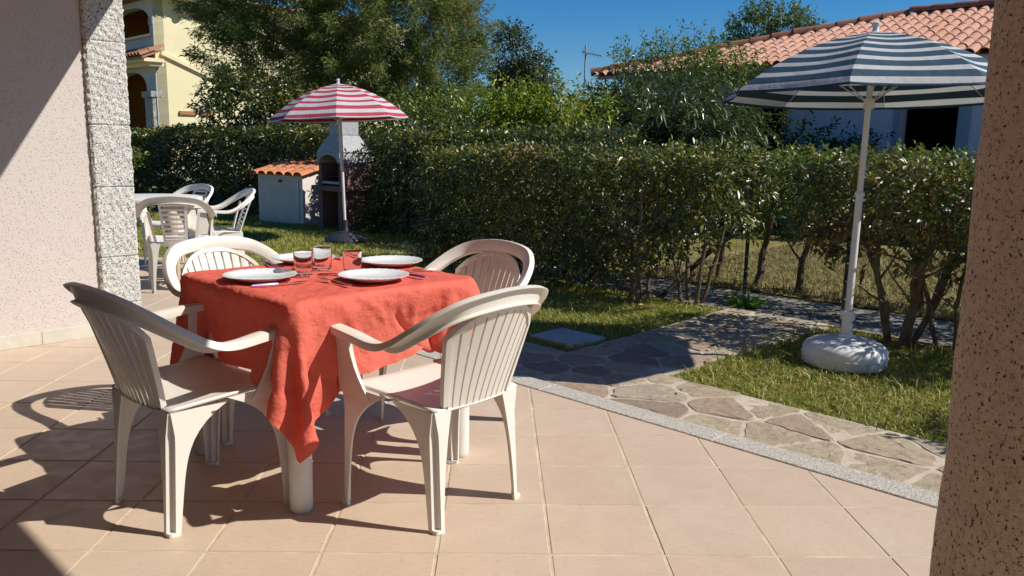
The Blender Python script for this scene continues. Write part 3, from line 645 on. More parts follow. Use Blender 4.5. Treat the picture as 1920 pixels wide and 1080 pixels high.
# ---- parasols
def make_parasol(loc, Rr, z_apex, z_rim, lean, cols, stripes, rot, pole_mat, pole_r, label, base, tilt=(0, 0), val=.075):
    t = thing('parasol', label, 'parasol', loc, 0); G = 8; top = Vector((lean[0], lean[1], z_apex))
    A = Vector((tilt[0], tilt[1], 0))
    prof = []; nr = 40
    def cp(k, q):      # k: fractional gore angle index, q radial 0..1
        a = rot+2*math.pi*k/G; f = k-math.floor(k); sag = math.sin(math.pi*f); rr_ = Rr*q; edge = math.cos(math.pi/G)/math.cos((f-.5)*2*math.pi/G)
        rad = rr_*(edge+(1-edge)*.15*0)*(1-.025*sag*q); z = -(z_apex-z_rim)*(.30*q+.70*q**2.1)+.012*sag*q**2*(1-q)*4*-1
        z -= .018*sag*q*q*(1-q)*2; p = Vector((math.cos(a)*rad, math.sin(a)*rad, 0)); z += p.dot(A)
        return top+Vector((p.x, p.y, z))
    per = 8; nk = G*per; rings = [[cp(k/per, q) for k in range(nk)] for q in np.linspace(.012, 1, nr+1)]
    rnd = random.Random(3); vd = [rnd.uniform(-.006, .006) for _ in range(nk)]
    for z in (.35, .7, 1.): rings.append([p+Vector(((p.x-top.x)*.06*z+vd[i]*z, (p.y-top.y)*.06*z+vd[i-3]*z, -val*z*(.80+.2*math.sin(math.pi*((i/per) % 1))**.6))) for i, p in enumerate(rings[nr])])
    V = [p for r in rings for p in r]; F = []; Mi = []; m_ = len(rings)
    for a in range(m_-1):
        q = (a+.5)/nr
        if a < nr: mi = int(q*stripes*2) % 2
        else: mi = [0, 0, 1][a-nr]
        for i in range(nk): F.append((a*nk+i, a*nk+(i+1) % nk, (a+1)*nk+(i+1) % nk, (a+1)*nk+i)); Mi.append(mi)
    me = bpy.data.meshes.new('canopy'); me.from_pydata(V, [], F); me.polygons.foreach_set('material_index', Mi); me.materials.append(cols[0]); me.materials.append(cols[1]); me.shade_smooth()
    att = me.attributes.new('sharp_edge', 'BOOLEAN', 'EDGE')
    vals = [(min(e.vertices)//nk != max(e.vertices)//nk and e.vertices[0] % nk == e.vertices[1] % nk and e.vertices[0] % nk % per == 0) for e in me.edges]; att.data.foreach_set('value', vals)
    can = obj('canopy', me, None, t); so = can.modifiers.new('thick', 'SOLIDIFY'); so.thickness = .0015; so.offset = -1
    for k in range(G):
        MB().tube([cp(k+.0001, q)-UP*.008 for q in np.linspace(.03, .985, 14)], .0035, 6).build('rib', MT['steel'], t)
        hub = top-UP*((z_apex-z_rim)*1.15+.02); MB().tube([hub, cp(k+.0001, .52)-UP*.012], .003, 6).build('strut', MT['steel'], t)
    MB().lathe([(.004, -.012), (.03, -.012), (.032, 0), (.018, .006), (.016, .03), (.022, .038), (.022, .05), (.012, .058), (.003, .06)], 20, top).build('finial', MT['pole_white'], t, True)
    hub = top-UP*((z_apex-z_rim)*1.15+.02); MB().lathe([(pole_r, -.03), (pole_r+.012, -.03), (pole_r+.012, .03), (pole_r, .03)], 16, hub).build('runner', MT['pole_white'], t)
    base(t, top, pole_mat, pole_r); return t
def base_white(t, top, pm_, pr2):
    MB().lathe([(.02, 0), (.215, 0), (.238, .012), (.242, .05), (.242, .058), (.246, .061), (.246, .066), (.242, .069), (.240, .10), (.225, .126), (.19, .145), (.12, .163), (.06, .172), (.044, .172), (.04, .19), (.02, .19)], 56).build('weight_base', MT['base_white'], t, True)
    d = top.normalized()
    MB().tube([UP*.17, d*.30], .031, 18).build('socket', MT['base_white'], t, True); MB().tube([d*.275, d*.33], .042, 18).build('collar', MT['base_white'], t, True, bevel=.004)
    MB().tube([d*.2, d*1.02], pr2+.004, 16).build('lower_pole', pm_, t, True); MB().tube([d*1.01, top*.995], pr2, 16).build('upper_pole', pm_, t, True)
    MB().lathe([(pr2, -.015), (pr2+.010, -.012), (pr2+.010, .012), (pr2, .015)], 16, d*1.02).build('clamp', MT['base_white'], t, True); s = Vector((.8, -.6, 0))
    MB().tube([d*.99, d*.99+s*.035], [.008, .008], 8).build('knob', MT['base_white'], t, True)
def base_dark(t, top, pm_, pr2):
    prof = [(.02, 0), (.25, 0), (.265, .01), (.27, .035)]
    for k in range(9): r = .262-.020*k; z = .055+.095*math.sin((k+.5)/9*math.pi/2); prof += [(r+.006, z-.004), (r, z+.003)]
    prof += [(.07, .155), (.045, .165), (.03, .20), (.027, .30), (.012, .30)]
    MB().lathe(prof, 48).build('weight_base', MT['dark_base'], t, True); d = top.normalized()
    MB().tube([d*.28, d*.95], pr2, 14).build('lower_pole', pm_, t, True); MB().tube([d*.93, top*.995], pr2+.004, 14).build('upper_pole', pm_, t, True)
make_parasol((2.10, 4.69, -.03), .80, 1.93, 1.605, (.012, .0), (MT['cv_white'], MT['cv_blue']), 8, R_(14), MT['pole_white'], .017, 'blue and white striped parasol on a white drum base beside the stone path', base_white, (0, -.03), .05)
make_parasol((-1.945, 10.32, -.03), .82, 1.99, 1.60, (-.06, 0), (MT['cv_red'], MT['cv_white']), 7, R_(9), MT['pole_pink'], .019, 'red and white striped parasol on a dark base in front of the barbecue', base_dark, (.055, .0), .06)
# ================================================================== barbecue, locker, fence
def coppo(L=.42, r0=.098, r1=.080, n=8, th=.012):
    rings = []
    for y, r in ((0, r0), (L, r1)):
        rings.append([(math.cos(a)*r, y, math.sin(a)*r) for a in (math.pi*k/n for k in range(n+1))]+[(math.cos(a)*(r-th), y, math.sin(a)*(r-th)) for a in (math.pi*k/n for k in range(n, -1, -1))])
    return MB().loft(rings).mesh('roof_tile', True)
def place(o, p, x, y, z, parent_loc=(0, 0, 0)):
    m_ = Matrix((x, y, z)).transposed().to_4x4(); m_.translation = Vector(p)-Vector(parent_loc); o.matrix_basis = m_; return o
BQ = Vector((-2.23, 11.55, -.05)); bb = thing('barbecue', 'masonry garden barbecue with arched hood and grey chimney before the hedge', 'barbecue', BQ)
bw, bd = .64, .56; X_, Y_ = -N, W     # local: X_ to the left along the front, Y_ into depth; near corner is the origin
def bbox(mb, x0, x1, y0, y1, z0, z1): return mb.box(X_*((x0+x1)/2)+Y_*((y0+y1)/2)+UP*((z0+z1)/2), ((x1-x0)/2, (y1-y0)/2, (z1-z0)/2), (X_, Y_, UP))
for x0 in (.02, bw-.12): bbox(MB(), x0, x0+.10, .02, bd-.02, 0, .60).build('plinth_wall', MT['bbq_red'], bb, bevel=.006)
bbox(MB(), .121, bw-.121, bd-.09, bd-.03, 0, .60).build('plinth_back', MT['bbq_red'], bb); bbox(MB(), -.05, bw+.05, -.06, bd+.02, .602, .672).build('counter', MT['bbq_red'], bb, bevel=.01)
for x0 in (.03, bw-.10): bbox(MB(), x0, x0+.07, .03, bd-.02, .674, 1.0).build('firebox_wall', MT['bbq_red'], bb, bevel=.004); bbox(MB(), x0, x0+.07, .03, bd-.02, 1.002, 1.14).build('hood_wall', MT['bbq_grey'], bb, bevel=.004)
bbox(MB(), .101, bw-.101, bd-.08, bd-.03, .674, 1.14).build('firebox_back', MT['soot'], bb)
bbox(MB(), .103, bw-.103, .06, bd-.09, .80, .812).build('grill', MT['soot'], bb); bbox(MB(), .103, bw-.103, .04, .055, .70, .735).build('ash_bar', MT['concrete'], bb)
x0, x1 = .03, bw-.03; cx = (x0+x1)/2; ra = (x1-x0)/2-.055
arch = [(x0, 1.0), (x0, 1.15), (x1, 1.15), (x1, 1.0), (cx+ra, 1.0)]+[(cx+ra*math.cos(a), .99+.125*math.sin(a)) for a in np.linspace(.12, math.pi-.12, 14)]+[(cx-ra, 1.0)]
MB().prism(arch, Y_*.0, X_, UP, Y_*.029).build('hood_arch', MT['bbq_grey'], bb)
def rect(hx, hy, z, cy=bd/2): return [X_*(bw/2+a*hx)+Y_*(cy+b*hy)+UP*z for a, b in ((-1, -1), (1, -1), (1, 1), (-1, 1))]
MB().loft([rect(.30, .275, 1.151), rect(.29, .262, 1.18), rect(.17, .165, 1.38), rect(.165, .16, 1.395)]).build('hood', MT['bbq_grey'], bb, bevel=.006)
MB().loft([rect(.155, .15, 1.397), rect(.155, .15, 1.62)]).build('chimney_block', MT['bbq_grey'], bb, bevel=.006); MB().loft([rect(.155, .15, 1.623), rect(.155, .15, 1.84)]).build('chimney_block', MT['bbq_grey'], bb, bevel=.006)

SA = Vector((-3.83, 13.02, -.05)); se = Vector((.83, -.58, 0)).normalized(); sb = Vector((.58, .83, 0)).normalized(); sl = 1.03
sh = thing('gas_locker', 'low white plastered locker with clay tile roof left of the barbecue', 'locker', SA)
def sbox(mb, a0, a1, b0, b1, z0, z1): return mb.box(se*((a0+a1)/2)+sb*((b0+b1)/2)+UP*((z0+z1)/2), ((a1-a0)/2, (b1-b0)/2, (z1-z0)/2), (se, sb, UP))
MB().prism([(0, 0), (.62, 0), (.62, .93), (0, .78)], Vector((0, 0, 0)), sb, UP, se*sl).build('wall', MT['white_plaster'], sh)
sbox(MB(), .07, sl-.07, -.018, -.001, .09, .70).build('door', MT['door_grey'], sh, bevel=.004); sbox(MB(), .03, sl-.03, -.012, -.0015, .703, .73).build('door_frame', MT['white_plaster'], sh)
MB().box(se*.55-sb*.025+UP*.69, (.035, .008, .02), (se, sb, UP)).build('latch', MT['black_metal'], sh)
CT = coppo(.34, .094, .082); CT.materials.append(MT['roof_orange']); slope = (sb*.62+UP*.15).normalized(); nsl = se.cross(slope)
MB().box(se*(sl/2)+sb*.31+UP*.872, (sl/2+.03, .36, .012), (se, slope, nsl)).build('roof_bed', MT['roof_orange'], sh)
for k in range(6):
    for r in range(3): place(obj('roof_tile', CT, None, sh), se*(.0+.205*k)+sb*(-.09+.27*r)+UP*(.772+.0655*r+.012), se, slope, nsl*.62)

def post(loc, h, label): 
    t = thing('fence_post', label, 'post', (*loc, -.06), 0, 'thin dark fence posts'); MB().box((0, 0, h/2), (.016, .004, h/2)).build('flange', MT['black_metal'], t); MB().box((0, .018, h/2), (.004, .0138, h/2)).build('web', MT['black_metal'], t)
    for k in range(6): MB().box((0, -.007, .12+k*.13), (.006, .003, .004)).build('wire_clip', MT['steel'], t)
    return t
post((2.18, 6.96), 1.02, 'dark metal fence post standing upright behind the bright green weed'); post((2.50, 5.66), .95, 'dark metal fence post just left of the white parasol pole')
tag(MB().tube([(1.36, 6.73, -.05), (2.16, 6.97, .66)], .022, 10).build('brace', MT['black_metal'], None, True), 'dark diagonal strut leaning against the fence post through the hedge stems', 'strut')
wf = thing('wire_fence', 'thin dark wire mesh fence running left from the upright post', 'fence', (2.17, 6.97, 0)); wires = MB(); d = Vector((-.75, .66, 0)).normalized()
for k in range(12): wires.tube([UP*(.02+.075*k)+d*.03, UP*(.02+.075*k+.01)+d*1.2, UP*(.02+.075*k)+d*2.4], .0016, 4)
for k in range(40): wires.tube([d*(.03+.06*k), d*(.03+.06*k)+UP*.86], .0014, 4)
tag(wires.build('wire_mesh', MT['wire'], wf), kind='stuff')
# ================================================================== foliage
def unit(v): return v/(np.linalg.norm(v, axis=-1, keepdims=True)+1e-9)
def leaf_arrays(P, D, L, Wd, r, droop=.25, upb=.8, nb=None):
    n = len(P); D = unit(D); Nn = unit(r.normal(size=(n, 3))*.8+np.array([0, 0, upb*1.6])+(0 if nb is None else nb)); S = unit(np.cross(D, Nn)); Nn = np.cross(S, D)
    L = np.broadcast_to(L, n)[:, None]*r.uniform(.7, 1.25, (n, 1)); Wd = np.broadcast_to(Wd, n)[:, None]*r.uniform(.75, 1.2, (n, 1)); dr = np.array([0, 0, 1.])*L*droop*r.uniform(.2, 1.5, (n, 1))
    M_ = P+D*L*.48-dr*.18; Lf = P+D*L*.45+S*Wd*.5+Nn*Wd*.16-dr*.2; Rf = P+D*L*.45-S*Wd*.5+Nn*Wd*.16-dr*.2; T = P+D*L-dr
    V = np.stack([P, Lf, M_, Rf, T], 1).reshape(-1, 3); b = (np.arange(n)*5)[:, None]
    F = np.concatenate([b+np.array([[0, 2, 1]]), b+np.array([[0, 3, 2]]), b+np.array([[1, 2, 4]]), b+np.array([[2, 3, 4]])], 0); return V, F
def shoots(B, D, nl, sl, L, Wd, r, spread=.9, droop=.25, upb=.8, nb=None):
    n = len(B); D = unit(D); t = (np.arange(nl)+.6)/nl; P = B[:, None]+D[:, None]*(t[None, :, None]*sl*r.uniform(.6, 1.3, (n, 1, 1))); ref = unit(r.normal(size=(n, 1, 3)))
    a = np.arange(nl)*2.4; s1 = unit(np.cross(D[:, None], ref)); s2 = np.cross(D[:, None], s1); rad = s1*np.cos(a)[None, :, None]+s2*np.sin(a)[None, :, None]
    Dl = D[:, None]*(.35+.5*t[None, :, None])+rad*spread*(1.1-.5*t[None, :, None])+r.normal(0, .2, (n, nl, 3))
    return leaf_arrays(P.reshape(-1, 3), Dl.reshape(-1, 3), L, Wd, r, droop, upb, None if nb is None else np.repeat(nb, nl, 0))
def merge(parts):
    V, F, b = [], [], 0
    for v, f in parts: V.append(v); F.append(f+b); b += len(v)
    return np.concatenate(V), np.concatenate(F)
def limb(mb, p, q, r0, r1, bend=.1, rd=random, n=6, sides=7):
    p, q = Vector(p), Vector(q); L = (q-p).length; o1 = Vector((rd.gauss(0, 1), rd.gauss(0, 1), rd.gauss(0, .4)))*bend*L; pts = []
    for k in range(n+1): t = k/n; pts.append(p.lerp(q, t)+o1*math.sin(math.pi*t)*.6+Vector((rd.gauss(0, 1), rd.gauss(0, 1), 0))*L*.012*(0 if k in (0, n) else 1))
    mb.tube(pts, [r0+(r1-r0)*k/n for k in range(n+1)], sides); return pts
def stem_clump(parent, loc, n, h, spread, r0, seed, fork=True, name='stem'):
    rd = random.Random(seed)
    for k in range(n):
        mb = MB(); a = 6.28*k/n+rd.uniform(-.4, .4); b = Vector(loc)+Vector((math.cos(a), math.sin(a), 0))*.04*min(n-1, 2); q = Vector(loc)+Vector((math.cos(a)*spread*rd.uniform(.5, 1.2), math.sin(a)*spread*rd.uniform(.5, 1.2), h*rd.uniform(.85, 1.1)))
        P = limb(mb, b, q, r0*rd.uniform(.8, 1.2), r0*.45, .08, rd)
        mb.tube([P[0]-UP*.03, P[0]+UP*.03], [r0*1.6, r0*1.1], 8)
        if fork:
            for j in (2, 3, 4, 5): d = Vector((rd.gauss(0, 1), rd.gauss(0, 1), rd.uniform(.5, 1.5))).normalized(); limb(mb, P[j], P[j]+d*rd.uniform(.2, .42), r0*.42, r0*.14, .08, rd, 4, 5)
        mb.build(name, MT['bark'], parent, True)
def hedge(name, label, p0, p1, wd, z0, z1, dens, leaf, mat, seed, stems=(), zlow=None, top=.0, core=.25, nl=6, group=None, bumps=.10, hole=.28):
    """p0-p1: centre line; zlow(u): lower limit of the foliage along the line"""
    r = np.random.default_rng(seed); p0, p1 = np.array([*p0, 0.]), np.array([*p1, 0.]); Ln = np.linalg.norm(p1-p0); t = (p1-p0)/Ln; c = np.array([-t[1], t[0], 0]); H = z1-z0
    mid = (p0+p1)/2; o = thing(name, label, 'hedge', tuple(mid), 0, group)
    areas = np.array([Ln*wd, Ln*H, Ln*H, wd*H, wd*H]); n = int(areas.sum()*dens); fc = r.choice(5, n, p=areas/areas.sum())
    u, cc, z = r.uniform(0, 1, n), r.uniform(-1, 1, n), r.uniform(0, 1, n); dep = r.exponential(.055, n)+r.uniform(-.01, .01, n); out = np.zeros((n, 3))
    m = fc == 0; z[m] = 1; out[m] = [0, 0, 1]; m = fc == 1; cc[m] = 1; out[m] = c; m = fc == 2; cc[m] = -1; out[m] = -c; m = fc == 3; u[m] = 0; out[m] = -t; m = fc == 4; u[m] = 1; out[m] = t
    k = int(n*core); u = np.r_[u, r.uniform(0, 1, k)]; cc = np.r_[cc, r.uniform(-.9, .9, k)]; z = np.r_[z, r.uniform(0, .95, k)]; dep = np.r_[dep, np.zeros(k)]; out = np.r_[out, unit(r.normal(size=(k, 3)))*.3]
    P = p0+t*(u*Ln)[:, None]+c*(cc*wd/2)[:, None]+np.array([0, 0, 1])*(z0+z*H)[:, None]; bump_ = hnoise(P, 5.5, seed, 3)*bumps; P = P+out*(bump_-dep)[:, None]
    if zlow is not None: zl = np.array([zlow(x) for x in u]); keep = P[:, 2] > zl+hnoise(P, 6, seed+1, 2)*.10+r.normal(0, .05, len(P)); P, out, u = P[keep], out[keep], u[keep]
    D = out*.8+np.array([0, 0, .35])+r.normal(0, .5, P.shape); D[:, 2] += np.where(P[:, 2] > z1-.12, .5, 0)
    keep = hnoise(P, 8.5, seed+5, 2) > -hole-.5*(P[:, 2] > z1-.1); P, out, D, u = P[keep], out[keep], D[keep], u[keep]
    V, F = shoots(P, D, nl, .11, leaf[0], leaf[1], r, .75, .45, .35, out*1.5); obj('foliage', bigmesh('foliage', V-mid, F), mat, o)
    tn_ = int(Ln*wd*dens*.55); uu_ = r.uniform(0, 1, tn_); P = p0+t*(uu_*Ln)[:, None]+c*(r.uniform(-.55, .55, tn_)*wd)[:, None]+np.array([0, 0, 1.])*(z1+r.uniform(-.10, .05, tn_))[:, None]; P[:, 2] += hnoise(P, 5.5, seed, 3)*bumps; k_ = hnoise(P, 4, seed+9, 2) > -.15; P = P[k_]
    V, F = shoots(P, np.array([0, 0, .8])+r.normal(0, .5, P.shape), 5, .10, leaf[0]*.9, leaf[1], r, .8, .4, .5); tag(obj('sunlit_top_leaves', bigmesh('sunlit_top_leaves', V-mid, F), MT['sunlit_laurel'], o), kind='stuff')  # extra leaf layer whose brighter colour stands for sun on the hedge top
    for s in stems: stem_clump(o, tuple(np.array([s[0], s[1], -.05])-mid), s[2], s[3], s[4], s[5], seed+int(s[0]*100))
    return o
HG = None
def L1(d, s=8.05): return ((s+d)/2, (s-d)/2)     # point on the line x+y=s at x-y=d
# nearest hedge left of the gate: bushy on the left, bare stems towards the gate
hedge('laurel_hedge', 'clipped laurel hedge in the middle of the lawn edge, dense to the ground', L1(-9.3, 8.15), L1(-4.35, 8.15), .72, -.03, 1.13, 420, (.060, .024), MT['laurel'], 21,
      [(1.19, 6.60, 4, .95, .22, .022), (1.62, 6.58, 4, .95, .26, .02), (.75, 7.2, 3, .9, .2, .02), (.2, 7.8, 3, .9, .2, .02)], zlow=lambda u: -.03 if u < .62 else -.03+(u-.62)/.38*.72)
# right of the gate
hedge('laurel_hedge', 'laurel hedge on bare brown stems behind the blue striped parasol', L1(-3.35, 7.95), L1(-.5, 7.95), .72, .25, 1.08, 310, (.064, .025), MT['laurel'], 22,
      [(2.70, 5.20, 6, 1.0, .34, .026), (3.35, 4.75, 4, .95, .25, .024), (3.0, 5.1, 3, .9, .25, .018)], zlow=lambda u: .62-.25*u)
hedge('laurel_hedge', 'fresher green laurel hedge on single stems across the lane, seen through the gate gap', L1(-6.6, 9.95), L1(1.2, 9.95), .85, .3, 1.13, 230, (.075, .028), MT['laurel_bright'], 23,
      [(2.16, 7.78, 1, .9, .1, .032), (2.46, 7.49, 1, .95, .1, .034), (2.72, 7.12, 1, .95, .16, .03), (3.5, 6.4, 2, .9, .2, .03), (4.3, 5.6, 2, .9, .2, .03)], zlow=lambda u: .68 if .2 < u < .75 else .55)
hedge('laurel_hedge', 'dark laurel hedge running from the barbecue towards the middle hedge', (-1.55, 11.9), (1.2, 8.9), .9, -.05, 1.33, 180, (.085, .03), MT['laurel_dark'], 24, [(-1.2, 11.3, 2, 1.1, .2, .025), (-.6, 10.6, 2, 1.1, .2, .025)], core=.5, hole=.4)
hedge('laurel_hedge', 'long dark laurel hedge behind the locker and barbecue', (-1.4, 12.75), (-8.2, 17.2), 1.0, -.05, 1.36, 150, (.10, .034), MT['laurel_dark'], 25, [(-2.6, 13.4, 2, 1.1, .2, .03)], core=.6, hole=.7)
hedge('boxwood_hedge', 'small sunlit green hedge end just right of the granite pillar', (-5.35, 11.4), (-6.3, 12.3), .9, -.05, 1.02, 190, (.06, .026), MT['laurel_bright'], 26)
hedge('laurel_hedge', 'glossy laurel hedge showing above the middle hedge, left of the lime shrub', (-1.2, 12.6), (1.6, 11.2), 1.0, .2, 1.42, 130, (.10, .032), MT['laurel_dark'], 27)
hedge('laurel_hedge', 'low dark laurel hedge along the far edge of the dry lawn', (1.6, 12.9), (6.6, 11.2), .9, -.05, 1.0, 100, (.10, .034), MT['laurel_dark'], 28)
hedge('laurel_hedge', 'laurel bush outside the frame at the right edge, shading the lawn', (3.02, 3.40), (3.6, 3.0), .5, .2, .98, 130, (.075, .027), MT['laurel'], 29, [(3.3, 3.2, 4, .7, .15, .02)])

def crown(o, loc, blobs, dens, leaf, mat, seed, nl=6, sl=.2, dbias=(0, 0, .3), droop=.3, rad=.5, name='crown', clump=1., spread=.9):
    """blobs: (x,y,z,rx,ry,rz) ellipsoids filled with leafy clumps near their surface"""
    r = np.random.default_rng(seed); parts = []
    for (x, y, z, rx, ry, rz) in blobs:
        nc = max(4, int(11*clump*(rx*ry*rz)**(2/3)/rad**2)); d = unit(r.normal(size=(nc, 3))); rr2 = r.uniform(.45, 1.0, (nc, 1))**.6; C = d*rr2*np.array([rx, ry, rz])+np.array([x, y, z]); cr = rad*r.uniform(.55, 1.25, nc)
        for k in range(nc):
            m = max(3, int(dens*cr[k]**2)); e = unit(r.normal(size=(m, 3))); B = C[k]+e*cr[k]*r.uniform(.35, 1., (m, 1))*np.array([1, 1, .8]); D = e*.8+d[k]*.5+np.array(dbias)+r.normal(0, .35, (m, 3)); parts.append((B, D))
    B = np.concatenate([p[0] for p in parts]); D = np.concatenate([p[1] for p in parts]); V, F = shoots(B, D, nl, sl, leaf[0], leaf[1], r, spread, droop)
    return obj(name, bigmesh(name, V-np.array(loc), F), mat, o)
def trunk(o, loc, pts, r0, seed, targets=(), name='trunk'):
    rd = random.Random(seed); mb = MB(); P = [Vector(p)-Vector(loc) for p in pts]; n = len(P); mb.tube(P, [r0*(1-.65*k/(n-1)) for k in range(n)], 10)
    for (f, q, r1) in targets: limb(mb, P[min(n-1, int(f*(n-1)))], Vector(q)-Vector(loc), r1, r1*.25, .1, rd, 6, 6)
    return mb.build(name, MT['bark'], o, True)
def tree(name, label, cat, loc, blobs, r0, seed, dens, leaf, mat, **k):
    o = thing(name, label, cat, loc); b0 = blobs[0]; rd = random.Random(seed); top = Vector((b0[0], b0[1], b0[2]))
    trunk(o, loc, [Vector(loc)-UP*.1, Vector(loc).lerp(top, .35)+Vector((.05, .03, 0)), Vector(loc).lerp(top, .7), top], r0, seed, [(rd.uniform(.3, .8), (b[0], b[1], b[2]), r0*.45) for b in blobs[1:]]); crown(o, loc, blobs, dens, leaf, mat, seed, **k); return o
tree('oleander_bush', 'big dark long-leaved bush in front of the clay roof', 'bush', (2.6, 12.9, -.05), [(2.6, 12.9, 1.45, 1.2, 1.0, .75), (1.7, 12.9, 1.25, .75, .8, .65), (3.35, 12.6, 1.4, .6, .8, .65), (2.2, 13.1, 1.0, 1.3, .8, .8), (3.0, 12.6, .8, 1.0, .7, .7)], .07, 31, 190, (.15, .032), MT['oleander'], nl=7, sl=.28, droop=.55, rad=.42, dbias=(0, 0, .5))
tree('lime_shrub', 'bright yellow-green shrub between the dark tree and the big dark bush', 'shrub', (.55, 12.1, -.05), [(.55, 12.1, 1.5, .62, .5, .62), (1.0, 12.0, 1.65, .42, .4, .52), (.15, 12.1, 1.45, .5, .4, .45)], .05, 32, 210, (.085, .038), MT['yellowshrub'], rad=.30, sl=.16)
tree('oak_tree', 'small dark evergreen tree against the blue sky in the middle', 'tree', (.5, 22, -.05), [(.5, 22, 2.5, .6, .7, 1.0), (.3, 22, 3.55, .34, .4, .75), (1.0, 22, 3.05, .30, .4, .55), (.1, 22.2, 2.4, .4, .6, .9), (1.05, 22, 2.2, .45, .5, .7)], .12, 33, 170, (.10, .05), MT['darktree'], rad=.36, sl=.2, clump=1.1)
tree('poplar_tree', 'pale green tree rising behind the clay roof', 'tree', (11, 36, -.05), [(10.9, 36, 6.2, .9, .9, 1.25), (12.5, 36, 6.1, .75, .8, 1.2), (9.9, 36, 5.4, .9, .8, .7), (13.2, 36, 5.8, .5, .6, .6)], .2, 34, 60, (.17, .09), MT['palegreen'], rad=.55, sl=.3)
tree('creeper_shrub', 'light green feathery shrub tips above the big dark bush', 'shrub', (3.0, 14.6, -.05), [(2.6, 14.6, 2.55, .5, .4, .38), (3.3, 14.6, 2.65, .45, .4, .35), (3.8, 14.4, 2.6, .4, .35, .3)], .05, 35, 120, (.10, .03), MT['sprig'], rad=.28, sl=.34, nl=9, droop=.4)
tree('laurel_bush', 'dark glossy bush in front of the yellow house', 'bush', (-4.6, 15.6, -.05), [(-4.75, 15.6, 1.75, .75, .7, .85), (-4.0, 15.6, 1.6, .6, .6, .7)], .06, 36, 150, (.11, .05), MT['laurel_dark'], rad=.36, sl=.2)
tree('ochre_bush', 'yellowing bush just left of the red parasol', 'bush', (-3.3, 15.2, -.05), [(-3.4, 15.2, 1.55, .65, .5, .6), (-2.8, 15.2, 1.4, .5, .5, .5)], .05, 37, 150, (.10, .045), leafmat('ochre_leaf', [(0, (.05, .075, .012)), (.5, (.12, .12, .02)), (1, (.26, .18, .03))], .45, .3), rad=.32, sl=.18)
tree('dark_bush', 'small dark bush against the lilac house wall', 'bush', (5.2, 13.2, -.05), [(5.1, 13.2, 1.15, .5, .4, .45), (5.8, 12.7, 1.05, .4, .35, .4), (4.5, 13.4, 1.25, .45, .4, .4)], .04, 38, 150, (.09, .045), MT['laurel_dark'], rad=.26, sl=.16)
tree('laurel_bush', 'mid green bush right of the red parasol under the feathery tree', 'bush', (-1.2, 14.6, -.05), [(-1.4, 14.6, 1.45, .8, .7, .7), (-.3, 14.4, 1.35, .7, .6, .65)], .06, 39, 150, (.10, .04), MT['laurel_bright'], rad=.36, sl=.2)

# big feathery tamarisk
def tamarisk():
    loc = Vector((-2.9, 18.2, -.05)); r = np.random.default_rng(41); o = thing('tamarisk_tree', 'large feathery grey-green tree above the red parasol', 'tree', loc); rd = random.Random(41)
    blobs = [(-3.0, 18.2, 3.6, 2.0, 1.6, 1.7), (-4.9, 18.2, 3.9, 1.35, 1.2, 1.2), (-1.8, 18.0, 3.3, 1.2, 1.2, 1.3), (-1.1, 18.0, 2.5, .62, .9, .9), (-1.4, 18.2, 4.5, .8, 1.0, .9), (-3.4, 18.4, 5.2, 2.3, 1.6, 1.2), (-5.2, 18.3, 2.75, .95, .8, .7), (-2.6, 17.8, 2.2, 1.8, 1.0, .8), (-5.4, 18.4, 5.0, 1.0, 1, .9)]
    T = MB()
    for x, y in ((-3.5, 18.2), (-2.6, 18.3), (-1.9, 18.1)):
        limb(T, (x-loc.x, y-loc.y, 0), (x-loc.x+rd.uniform(-.5, .5), y-loc.y, 2.3), .13, .07, .06, rd, 6, 8)
    T.build('trunk', MT['bark'], o, True); K = MB(); Bs = []; Ds = []
    for (x, y, z, rx, ry, rz) in blobs:
        nc = int(26*(rx*ry*rz)**(2/3)*1.5)
        for k in range(nc):
            d = unit(r.normal(size=3)); C = d*r.uniform(.35, 1.02)**.7*np.array([rx, ry, rz])+np.array([x, y, z]); out = unit(d*np.array([1, 1, .6])+np.array([0, 0, .55])); L = r.uniform(.5, 1.3)
            if k % 3 == 0: limb(K, Vector((x, y, z-.4*rz))-loc, Vector(C)-loc, .022, .006, .1, rd, 4, 4)
            m = int(r.uniform(280, 520)); tt = r.uniform(0, 1, m)[:, None]; B = C+out*tt*L*.85+r.normal(0, .13, (m, 3))*(1.15-tt*.75); Bs.append(B); Ds.append(out*.75+r.normal(0, .55, (m, 3))+np.array([0, 0, -.12])-0*tt)
    K.build('branches', MT['bark'], o, True); B = np.concatenate(Bs); D = unit(np.concatenate(Ds)); n = len(B); L = r.uniform(.06, .17, (n, 1)); w = r.uniform(.005, .011, (n, 1)); S = unit(np.cross(D, r.normal(size=(n, 3)))); q = B+D*L*.55+S*w+np.array([0, 0, .01]); q2 = B+D*L*.5-S*w; T2 = B+D*L-np.array([0, 0, 1])*L*.22
    V = np.stack([B, q2, T2, q], 1).reshape(-1, 3)-np.array(loc); F = (np.arange(n)*4)[:, None]+np.array([[0, 1, 2, 3]]); obj('crown', bigmesh('crown', V, F), MT['tamarisk'], o)
tamarisk()

